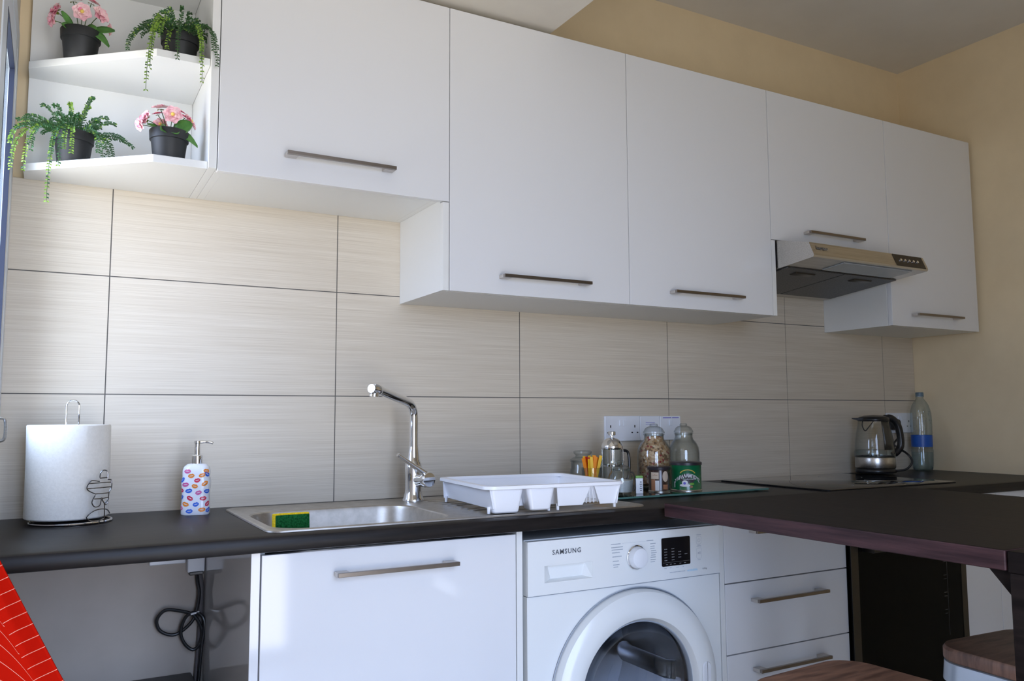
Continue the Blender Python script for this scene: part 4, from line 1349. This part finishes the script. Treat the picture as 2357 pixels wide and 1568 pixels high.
for rr_, h in prof:
    l_ = []
    for k in range(72):
        a = 2 * PI * k / 72
        q = rr_ + (.0012 * math.sin(3 * a + h * 20) if rr_ > .03 else 0)
        dent = .004 * math.exp(-(((a - 5.35) / .16) ** 2)) * math.exp(-((h - .03) / .03) ** 2) if rr_ > .03 else 0
        q -= dent
        l_.append((px_ + q * math.cos(a), py_ + q * math.sin(a), ZW + .004 + h + .004 * math.cos(a) * 0))
    loops.append(l_)
b.loft(loops + [loops[0]], cap0=False, cap1=False)
b.build('paper_sheets', M['paper'], rl)
MB().lathe([(.0202, .010), (.0195, .010), (.0195, .216), (.0202, .216)], (px_, py_, ZW + .004), 32).build('cardboard_core', mat('grey_card', (.35, .28, .2), .9), rl)

# ================================================================== soap dispenser
cx, cy = .209, -.130
r = thing('soap_dispenser', 'white soap dispenser printed with coloured lips, chrome pump on top', 'soap dispenser', (cx, cy, ZW))


def sect(w_, d_, z, k=.018):
    k = min(k, w_ * .98, d_ * .98)
    return [(cx + x * .966 - y * (-.26), cy + x * (-.26) + y * .966, z) for x, y, _ in rrect(-w_, -d_, w_, d_, k, 0, 6)]


b = MB()
hs = [(.0315, 0), (.0330, .003), (.0328, .02), (.0315, .045), (.0325, .062), (.0335, .078), (.0315, .092), (.0320, .100), (.0315, .108), (.0290, .116), (.0225, .122), (.012, .124)]
b.loft([sect(w_, w_ * .86, ZW + z) for w_, z in hs])


def skin(ang, z):
    """point on the bottle's side at a heading and height"""
    for i in range(len(hs) - 1):
        if hs[i][1] <= z <= hs[i + 1][1]:
            t_ = (z - hs[i][1]) / (hs[i + 1][1] - hs[i][1]); w_ = hs[i][0] + (hs[i + 1][0] - hs[i][0]) * t_
            break
    else:
        w_ = .012
    hx, hy = w_, w_ * .86
    k = min(.018, hx * .98)
    dx, dy = math.cos(ang), math.sin(ang)
    # rounded rectangle: march outwards
    lo, hi = 0, .1
    for _ in range(24):
        q = (lo + hi) / 2
        x, y = abs(dx * q), abs(dy * q)
        ex, ey = max(x - (hx - k), 0), max(y - (hy - k), 0)
        inside = (math.hypot(ex, ey) < k) and x < hx and y < hy
        lo, hi = (q, hi) if inside else (lo, q)
    q = hi + .0005
    x, y = dx * q, dy * q
    return (cx + x * .966 + y * .26, cy - x * .26 + y * .966, ZW + z)


lips = [(-24, 106, 3, 0), (14, 96, 2, 20), (25, 106, 2, -10), (-14, 95, 2, 8), (-37, 85, 1, 40), (2, 84, 0, 12), (27, 98, 1, -30), (-27, 74, 3, 10), (-4, 70, 2, -10), (20, 76, 2, 40), (-40, 60, 0, 0), (-19, 59, 1, 12),
        (6, 54, 3, 12), (27, 57, 1, 0), (-41, 43, 1, 20), (-16, 41, 0, -28), (18, 40, 0, 6), (-26, 27, 2, -20), (0, 26, 1, 12), (29, 27, 0, 40), (-40, 18, 3, -20), (-16, 10, 1, 4), (15, 13, 2, 5), (31, 12, 1, 30)]
fa = math.atan2(-2.31 - cy, -.11 - cx) + .26
for (u, z, c_, rot) in lips:
    a0 = fa + u / 34.0
    w_, h_ = .0082, .0044
    ro = math.radians(rot)
    ring_o, ring_m, ring_i = [], [], []
    for k in range(16):
        t_ = 2 * PI * k / 16
        ex = math.cos(t_)
        ey = math.sin(t_) * (1 - .25 * math.exp(-(ex / .25) ** 2) * (1 if math.sin(t_) > 0 else 0)) * (1 - .35 * abs(ex) ** 3)
        for lst, sc_, sh in ((ring_o, 1.0, 1.0), (ring_i, .66, .16)):
            X, Y = ex * w_ * sc_, ey * h_ * 1.25 * sh
            X, Y = X * math.cos(ro) - Y * math.sin(ro), X * math.sin(ro) + Y * math.cos(ro)
            lst.append(skin(a0 + X / .033, max(.001, min(.121, z / 1000 + Y))))
    b.loft([ring_o, ring_i], 1 + c_, False, False)
b.build('bottle', [M['ceramic'], M['lip_red'], M['lip_blue'], M['lip_orange'], M['lip_pink']], r)
MB().lathe([(0, .121), (.0130, .121), (.0133, .124), (.0130, .1425), (.011, .1445), (.0068, .145), (.0066, .172), (.0080, .173), (.0080, .179), (.006, .180), (0, .1805)], (cx, cy, ZW), 24).build('pump', M['chrome'], r)
MB().tube(smooth_path([(cx, cy, ZW + .176), (cx + .015, cy - .002, ZW + .1765), (cx + .028, cy - .004, ZW + .1755), (cx + .036, cy - .005, ZW + .173)], 4), [.0045] * 4 + [.0036] * 8 + [.003], 12).build('nozzle', M['chrome'], r)

# ================================================================== kettle and bottle
cx, cy, zk = 2.770, -.118, ZW + .0066
r = thing('kettle', 'glass electric kettle with a steel foot and black handle, cord plugged in behind', 'kettle', (cx, cy, zk))
MB().lathe([(0, 0), (.074, 0), (.076, .003), (.076, .012), (.072, .018), (0, .018)], (cx, cy, zk), 44).build('power_base', M['black'], r)
MB().lathe([(0, .019), (.074, .019), (.0755, .022), (.0745, .060), (.0735, .0625), (0, .063)], (cx, cy, zk), 44).build('steel_foot', M['steel'], r)
MB().lathe([(.0748, .060), (.0765, .066), (.0768, .082), (.074, .092), (.0730, .105), (.0705, .130), (.0655, .160), (.0600, .190), (.0575, .208)], (cx, cy, zk), 44).build('glass_body', M['glass'], r)
MB().lathe([(.0748, .064), (.0755, .063), (.0755, .0665), (.0748, .066)], (cx, cy, zk), 44).build('seal_ring', M['black'], r)
b = MB().lathe([(.0585, .203), (.0600, .206), (.0600, .212), (.054, .220), (.035, .226), (.0, .228)], (cx, cy, zk), 40)
d_ = Vector((-.80, .50, 0)).normalized()
sd = Vector((-d_.y, d_.x, 0))
c0 = Vector((cx, cy, zk))
b.loft([[c0 + d_ * .045 + sd * .035 + Vector((0, 0, .205)), c0 + d_ * .085 + Vector((0, 0, .212)), c0 + d_ * .045 - sd * .035 + Vector((0, 0, .205))],
        [c0 + d_ * .040 + sd * .035 + Vector((0, 0, .218)), c0 + d_ * .085 + Vector((0, 0, .217)), c0 + d_ * .040 - sd * .035 + Vector((0, 0, .218))]])
b.build('lid', M['black'], r)
# handle on the far right side
hd_ = Vector((.90, -.42, 0)).normalized()
pp = smooth_path([c0 + hd_ * .045 + Vector((0, 0, .218)), c0 + hd_ * .075 + Vector((0, 0, .214)), c0 + hd_ * .098 + Vector((0, 0, .190)), c0 + hd_ * .108 + Vector((0, 0, .150)), c0 + hd_ * .108 + Vector((0, 0, .105)), c0 + hd_ * .090 + Vector((0, 0, .080)), c0 + hd_ * .072 + Vector((0, 0, .070))], 5)
MB().tube(pp, [.011] * 3 + [.014] * (len(pp) - 6) + [.010] * 3, 14).build('handle', M['black'], r)
# dark band down the inside of the glass
vi = Vector((.55, -.83, 0)).normalized()
b = MB()
st_ = []
for z, q in ((.205, .055), (.18, .058), (.15, .0635), (.12, .068), (.092, .0705)):
    row = []
    for k in range(6):
        a = math.radians(-112 + 58 * k / 5)
        row.append((cx + q * math.cos(a), cy + q * math.sin(a), zk + z))
    st_.append(row)
b.loft(st_, closed=False, cap0=False, cap1=False)
b.build('inner_strip', M['black'], r, solid=.002)
MB().lathe([(0, .0635), (.0715, .0635), (.0725, .075), (.0710, .090), (0, .090)], (cx, cy, zk), 40).build('water', M['water'], r)
b = MB().tube(smooth_path([c0 + Vector((-.050, .012, .205)), c0 + Vector((-.055, .010, .185)), c0 + Vector((-.050, .002, .166)), c0 + Vector((-.044, -.010, .180)), c0 + Vector((-.034, -.026, .205))], 5), .0022, 8)
b.build('strainer_loop', M['black'], r)
pts = smooth_path([(cx + .045, cy - .058, zk + .008), (cx + .070, cy - .088, zk + .016), (cx + .086, cy - .102, zk + .045), (cx + .082, cy - .085, zk + .075), (cx + .110, cy - .02, zk + .098), (cx + .19, cy + .05, zk + .110), (3.010, -.055, 1.045), (3.018, -.045, 1.075)], 6)
MB().tube(pts, .0042, 10).build('power_cord', M['blackrub'], r)
b = MB().loft([[(x, TY - .010, z) for x, z, _ in rrect(3.000, 1.070, 3.048, 1.118, .014, 0, 5)], [(x, TY - .032, z) for x, z, _ in rrect(3.002, 1.072, 3.046, 1.116, .014, 0, 5)], [(x, TY - .036, z) for x, z, _ in rrect(3.007, 1.077, 3.041, 1.111, .012, 0, 5)]])
b.build('plug', M['black'], r)

cx, cy = 3.118, -.085
r = thing('water_bottle', 'clear plastic water bottle with a blue label in the far corner', 'bottle', (cx, cy, ZW))
MB().lathe([(0, .004), (.026, .001), (.036, .003), (.040, .012), (.0415, .03), (.0435, .085), (.0415, .092), (.041, .100), (.0412, .150), (.0425, .158), (.0420, .170), (.043, .185), (.0425, .215), (.041, .245), (.033, .275), (.0215, .295), (.0150, .303), (.0140, .308), (.0165, .310), (.0165, .313), (.0138, .314), (.0138, .328)], (cx, cy, ZW), 36).build('bottle_body', M['pet'], r)
MB().lathe([(.0155, .312), (.0160, .314), (.0160, .3275), (.0145, .330), (0, .330)], (cx, cy, ZW), 28).build('cap', mat('pale_blue_cap', (.12, .18, .22), .35), r)
MB().lathe([(.0418, .100), (.0418, .150)], (cx, cy, ZW), 36).build('label', M['bluelabel'], r)
b = MB()
rs = random.Random(2)
for k in range(24):
    z = rs.uniform(.165, .25); a = -2.2 + rs.uniform(-.8, .8)
    q = .0425 if z < .24 else .040
    f = wrap(cx, cy, q, a, ZW + z)
    b.tube([f(0, 0), f(rs.uniform(-.004, .004), rs.uniform(.003, .009))], .0009, 5)
b.build('embossed_lines', M['pet'], r)
MB().lathe([(0, .005), (.035, .006), (.0385, .013), (.040, .03), (.0418, .078), (0, .079)], (cx, cy, ZW), 32).build('water', M['water'], r)

# ================================================================== plants
def pot(r, cx, cy, z0, h=.078, rt_=.045):
    MB().lathe([(0, 0), (rt_ * .73, 0), (rt_ * .76, .002), (rt_ * .90, h * .70), (rt_ * .97, h * .71), (rt_ * 1.0, h * .98), (rt_ * .98, h), (rt_ * .93, h * .99), (rt_ * .90, h * .86), (0, h * .86)], (cx, cy, z0), 36).build('pot', M['pot'], r)
    MB().lathe([(0, h * .88), (rt_ * .5, h * .885), (rt_ * .905, h * .87)], (cx, cy, z0), 24).build('soil', M['soil'], r)


def leaf_quad(b, p, d, n_, ln, wd, m=0):
    """small folded pointed leaf from p along d"""
    s_ = d.cross(n_)
    if s_.length < 1e-6:
        s_ = d.orthogonal()
    s_.normalize()
    up_ = s_.cross(d).normalized()
    a = p; t_ = p + d * ln
    m1 = p + d * ln * .5
    b.add([a, m1 + s_ * wd + up_ * wd * .3, t_, m1 - s_ * wd + up_ * wd * .3, m1], [(0, 1, 4), (1, 2, 4), (4, 2, 3), (0, 4, 3)], m)


def trailing(label, cx, cy, z0, ends, seed, h=.078, nb=26):
    r = thing('trailing_plant', label, 'plant', (cx, cy, z0), 'trailing plants in black pots')
    pot(r, cx, cy, z0, h)
    rs = random.Random(seed)
    b = MB(); st_ = MB()
    top = Vector((cx, cy, z0 + h * .88))
    strands = []
    for e in ends:
        strands.append((Vector(e[:3]), e[3] if len(e) > 3 else 0, 1))
    for k in range(nb):
        a = 2 * PI * k / nb + rs.uniform(-.2, .2)
        q = rs.uniform(.02, .075)
        e = Vector((q * math.cos(a), q * math.sin(a) * .55 - .008, rs.uniform(.0, .05)))
        strands.append((e, 0, .6))
    for e, light, lng in strands:
        a = Vector((e.x * .25, e.y * .25, 0)); a = a if a.length < .03 else a.normalized() * .03
        p0 = top + a
        p3 = top + e
        ctrl = Vector((e.x * .75, e.y * .75, max(e.z, 0) * .9 + .022 + (.014 if e.z < -.02 else 0)))
        p1 = top + ctrl
        n_ = max(7, int((p3 - p0).length / .0048) + 5)
        path = []
        for k in range(n_ + 1):
            t_ = k / n_
            if e.z < -.03:   # goes out, then hangs
                pm = top + Vector((e.x, e.y * (1.06 if e.y < -.1 else 1), e.z * .25 + (.012 if e.y < -.1 else 0)))
                q = p0 * (1 - t_) ** 3 + p1 * 3 * t_ * (1 - t_) ** 2 + pm * 3 * t_ ** 2 * (1 - t_) + p3 * t_ ** 3
            else:
                q = p0 * (1 - t_) ** 2 + p1 * 2 * t_ * (1 - t_) + p3 * t_ ** 2
            path.append(q)
        st_.tube(path[::2] + [path[-1]], .0007, 4)
        for k in range(1, n_ + 1):
            d = (path[k] - path[k - 1]).normalized()
            side = d.cross(Vector((rs.uniform(-.4, .4), -1, rs.uniform(-.3, .5)))).normalized()
            for s_ in (-1, 1):
                if rs.random() < .12:
                    continue
                ld = (d * .65 + side * s_ * .8 + Vector((rs.uniform(-.25, .25), rs.uniform(-.3, .1), rs.uniform(-.2, .25)))).normalized()
                tip = k / n_
                leaf_quad(b, path[k], ld, Vector((rs.uniform(-.3, .3), -1, .4)).normalized(), rs.uniform(.0075, .0105) * (1 - .25 * tip), rs.uniform(.0019, .0027), 1 if (light and tip > .35 and rs.random() < .9) or rs.random() < .06 else 0)
    o = b.build('foliage', [M['leaf'], M['leaflight']], r, smooth=False)
    o['kind'] = 'stuff'
    st_.build('stems', M['stem'], r)
    return r


ZL, ZH = 1.7386, 1.990
trailing('trailing green plant on the lower shelf beside the window', -.091, -.118, ZL,
         [(-.118, -.05, -.010), (-.128, -.05, -.045, 1), (-.098, -.09, -.115, 1), (-.050, -.095, -.182, 1), (-.085, -.085, -.065), (-.045, -.09, -.075), (-.030, -.09, -.095), (-.115, -.04, .012), (-.100, -.03, .026), (-.07, -.02, .060),
          (-.045, 0, .072), (-.012, -.01, .078, 1), (.038, 0, .105), (.030, .0, .080, 1), (.070, -.01, .055), (.088, -.02, .040), (.128, -.02, -.010), (.105, -.03, .004), (.075, -.04, -.070), (.062, -.05, -.060), (.085, -.02, -.045), (.050, -.07, -.045), (-.005, -.085, -.060, 1), (-.125, -.045, -.105, 1), (-.02, -.08, -.05, 1)], 11, nb=36)
trailing('trailing green plant on the upper shelf, its long pale strands hanging below it', .128, -.215, ZH,
         [(-.083, -.122, -.182, 1), (-.076, -.120, -.130, 1), (-.074, -.116, -.070, 1), (-.118, -.035, -.060), (-.110, -.03, -.030), (-.100, -.02, -.005), (-.055, -.105, -.045, 1), (-.019, -.120, -.095), (.036, -.122, -.140, 1), (.034, -.120, -.090, 1), (.069, -.120, -.094), (.060, -.116, -.060), (.068, -.03, -.040), (.050, -.02, .035), (.020, -.01, .070), (-.03, -.01, .070), (-.06, -.01, .045), (-.085, -.01, .020), (.040, -.01, .055), (.0, -.01, .08), (-.035, -.055, -.06, 1), (-.09, -.03, -.02), (-.04, -.02, .055), (.03, -.02, .045), (.060, -.035, .012)], 23, nb=40)


def petal_flower(b, c, n_, R_, rs, back=False, m0=0):
    """ruffled begonia-like bloom facing n_"""
    n_ = n_.normalized(); u_ = n_.orthogonal().normalized(); w_ = n_.cross(u_)
    for ring, (rad_, cnt, lift) in enumerate(((1.0, 6, .15), (.72, 5, .35), (.45, 4, .55))):
        for k in range(cnt):
            a = 2 * PI * (k + .5 * ring) / cnt + rs.uniform(-.12, .12)
            d = u_ * math.cos(a) + w_ * math.sin(a)
            s_ = n_.cross(d)
            rows = []
            for i in range(5):
                t_ = i / 4
                wd = R_ * rad_ * .52 * math.sin(PI * min(1, .12 + t_ * .80)) ** .7
                row = []
                for j in range(5):
                    v = (j - 2) / 2
                    q = c + d * R_ * rad_ * (t_ * (1 - .10 * v * v)) + s_ * wd * v + n_ * R_ * (lift * t_ * (1 - .6 * t_) + .12 * v * v + .05 * math.sin(v * 5 + k) * t_)
                    row.append(q)
                rows.append(row)
            b.loft(rows, m0 if ring < 2 or k % 2 else m0 + (1 if rs.random() < .3 else 0), False, False, closed=False)
    if not back:
        b.ball(c + n_ * R_ * .22, R_ * .19, m=2, seg=10)


def broad_leaf(b, p, d, ln, wd, droop=.2):
    d = d.normalized(); s_ = d.cross(Vector((.1, -1, .55))).normalized(); up_ = s_.cross(d)
    if up_.y > 0:
        up_ = -up_
    rows = []
    for i in range(7):
        t_ = i / 6
        w_ = wd * math.sin(PI * min(.98, .04 + t_ * .9)) ** .75
        c_ = p + d * ln * t_ + Vector((0, 0, -droop * ln * t_ * t_))
        rows.append([c_ + s_ * w_ * v + up_ * abs(v) * w_ * .25 for v in (-1, -.5, 0, .5, 1)])
    b.loft(rows, 0, False, False, closed=False)


def begonia(label, cx, cy, z0, flowers, leaves, seed, h=.078):
    r = thing('flowering_plant', label, 'plant', (cx, cy, z0), 'pink flowering plants in black pots')
    pot(r, cx, cy, z0, h)
    rs = random.Random(seed)
    top = Vector((cx, cy, z0 + h * .88))
    for (x, y, z, nx, ny, nz, R_, kind) in flowers:
        c = top + Vector((x, y, z)); nn = Vector((nx, ny, nz)).normalized()
        b = MB()
        petal_flower(b, c, nn, R_, rs, kind == 'back', 0)
        fl = b.build('blossom', [M['petal'] if kind != 'bud' else M['petaldark'], M['petaldark'], M['pollen']], r, angle=180)
        b = MB()
        base = c - nn * R_ * .15
        for k in range(4):
            a = k * PI / 2
            o_ = nn.orthogonal().normalized(); o2 = nn.cross(o_)
            leaf_quad(b, base, (-nn * .3 + o_ * math.cos(a) + o2 * math.sin(a)).normalized(), nn, R_ * .55, R_ * .2)
        b.build('sepals', M['calyx'], fl)
        s0 = top + Vector((x * .12, y * .12, -.004))
        MB().tube(smooth_path([s0, s0 + (base - s0) * .5 + Vector((0, 0, .008)), base], 4), .0010, 6).build('stem', M['stem'], r)
    for (x, y, z, dx, dy, dz, ln, wd, dr_) in leaves:
        b = MB(); broad_leaf(b, top + Vector((x, y, z)), Vector((dx, dy, dz)), ln, wd, dr_)
        b.build('leaf', M['bigleaf'], r, angle=180, solid=.0006)
    return r


begonia('pink flowering plant in a black pot on the lower shelf', .108, -.240, ZL,
        [(.004, -.022, .046, -.15, -1, .05, .023, 'face'), (-.022, 0, .066, -.2, -.2, 1, .020, 'back'), (-.056, -.01, .030, -.9, -.5, .3, .022, 'back'), (-.066, -.015, .012, -.7, -.4, -.3, .016, 'back'), (-.028, 0, .050, -.3, -.3, .8, .012, 'bud'),
         (.022, 0, .064, .2, -.3, .8, .012, 'bud'), (.034, 0, .052, .4, -.4, .8, .013, 'bud'), (.045, .005, .044, .8, -.5, .5, .022, 'face'), (-.02, .01, .028, -.2, -.8, .2, .018, 'face')],
        [(.010, -.014, .004, .60, -.25, .55, .050, .019, .1), (.012, -.01, .006, .9, -.3, .1, .052, .014, .7), (-.006, -.020, .004, -.5, -.7, .2, .034, .015, .4), (-.010, 0, .006, -1, -.2, .7, .050, .006, .3), (.004, -.02, .004, .3, -.9, .1, .028, .015, .5)], 5)
begonia('pink flowering plant in a black pot at the left end of the upper shelf', -.086, -.130, ZH,
        [(.0, -.012, .055, -.05, -1, -.1, .023, 'face'), (-.056, -.01, .045, -.8, -.5, .3, .022, 'back'), (-.062, -.012, .020, -.8, -.5, -.2, .017, 'back'), (.040, -.005, .060, .5, -.7, .2, .023, 'back'), (.060, 0, .030, .9, -.4, -.1, .015, 'back'), (-.020, .0, .085, -.2, -.5, 1, .020, 'face'), (.02, .0, .09, .3, -.5, 1, .020, 'back')],
        [(.008, -.012, .008, .5, -.4, .25, .034, .014, .2), (.018, -.01, .010, 1, -.3, .25, .058, .013, .1), (.022, -.02, .004, 1, -.4, -.1, .042, .013, .7), (-.020, -.012, .004, -.6, -.5, .25, .030, .012, .2), (-.016, -.008, .006, -.7, -.3, 1.1, .052, .009, .1)], 9)

# ================================================================== red cloth at the left
r = thing('red_curtain', 'red pinstriped curtain with a wide hem hanging beside the window', 'curtain', (-.19, -1.25, 0))
# edge runs down and right from the tie, then falls to the floor
edge = [(2.05, -.186), (1.6, -.186), (1.25, -.190), (1.12, -.183), (1.00, -.1615), (.93, -.128), (.86, -.094), (.78, -.053), (.70, -.010), (.60, .044), (.50, .095), (.40, .132), (.25, .150), (.02, .155)]
b = MB()
b.uv = []
nz_, nx_ = 150, 40


def edge_x(z):
    for i in range(len(edge) - 1):
        if edge[i + 1][0] <= z <= edge[i][0]:
            t_ = (edge[i][0] - z) / (edge[i][0] - edge[i + 1][0])
            return edge[i][1] + (edge[i + 1][1] - edge[i][1]) * t_
    return edge[-1][1]


rows = []
arc = 0; prevp = None
for i in range(nz_ + 1):
    z = 2.05 - (2.03) * i / nz_
    ex = edge_x(z)
    if prevp:
        arc += math.hypot(ex - prevp[0], z - prevp[1])
    prevp = (ex, z)
    row = []
    for j in range(nx_ + 1):
        t_ = j / nx_
        x = ex + (-.208 - ex) * t_
        wd = ex + .208
        amp = min(.02, .2 * wd + .003)
        dist = wd * t_
        y = -1.25 + amp * (math.sin(dist * 42 + .5) * .55 + .35 * math.sin(dist * 23 + z * 3)) * min(1, t_ * 4 + .15)
        row.append((x, y, z))
        b.uv.append((dist * .87, arc - dist * .5))
    rows.append(row)
b.loft(rows, 0, False, False, closed=False)
b.build('cloth', M['red'], r, angle=180, solid=.002)
MB().tube([(-.197 + .016 * math.cos(a), -1.25 + .02 * math.sin(a), 1.18) for a in [2 * PI * k / 20 for k in range(20)]], .004, 8, closed=True).build('tieback', M['red'], r)
MB().cyl((-.197, -1.33, 2.06), (-.197, -1.14, 2.06), .009, seg=14).build('curtain_rod', M['steel'], r)
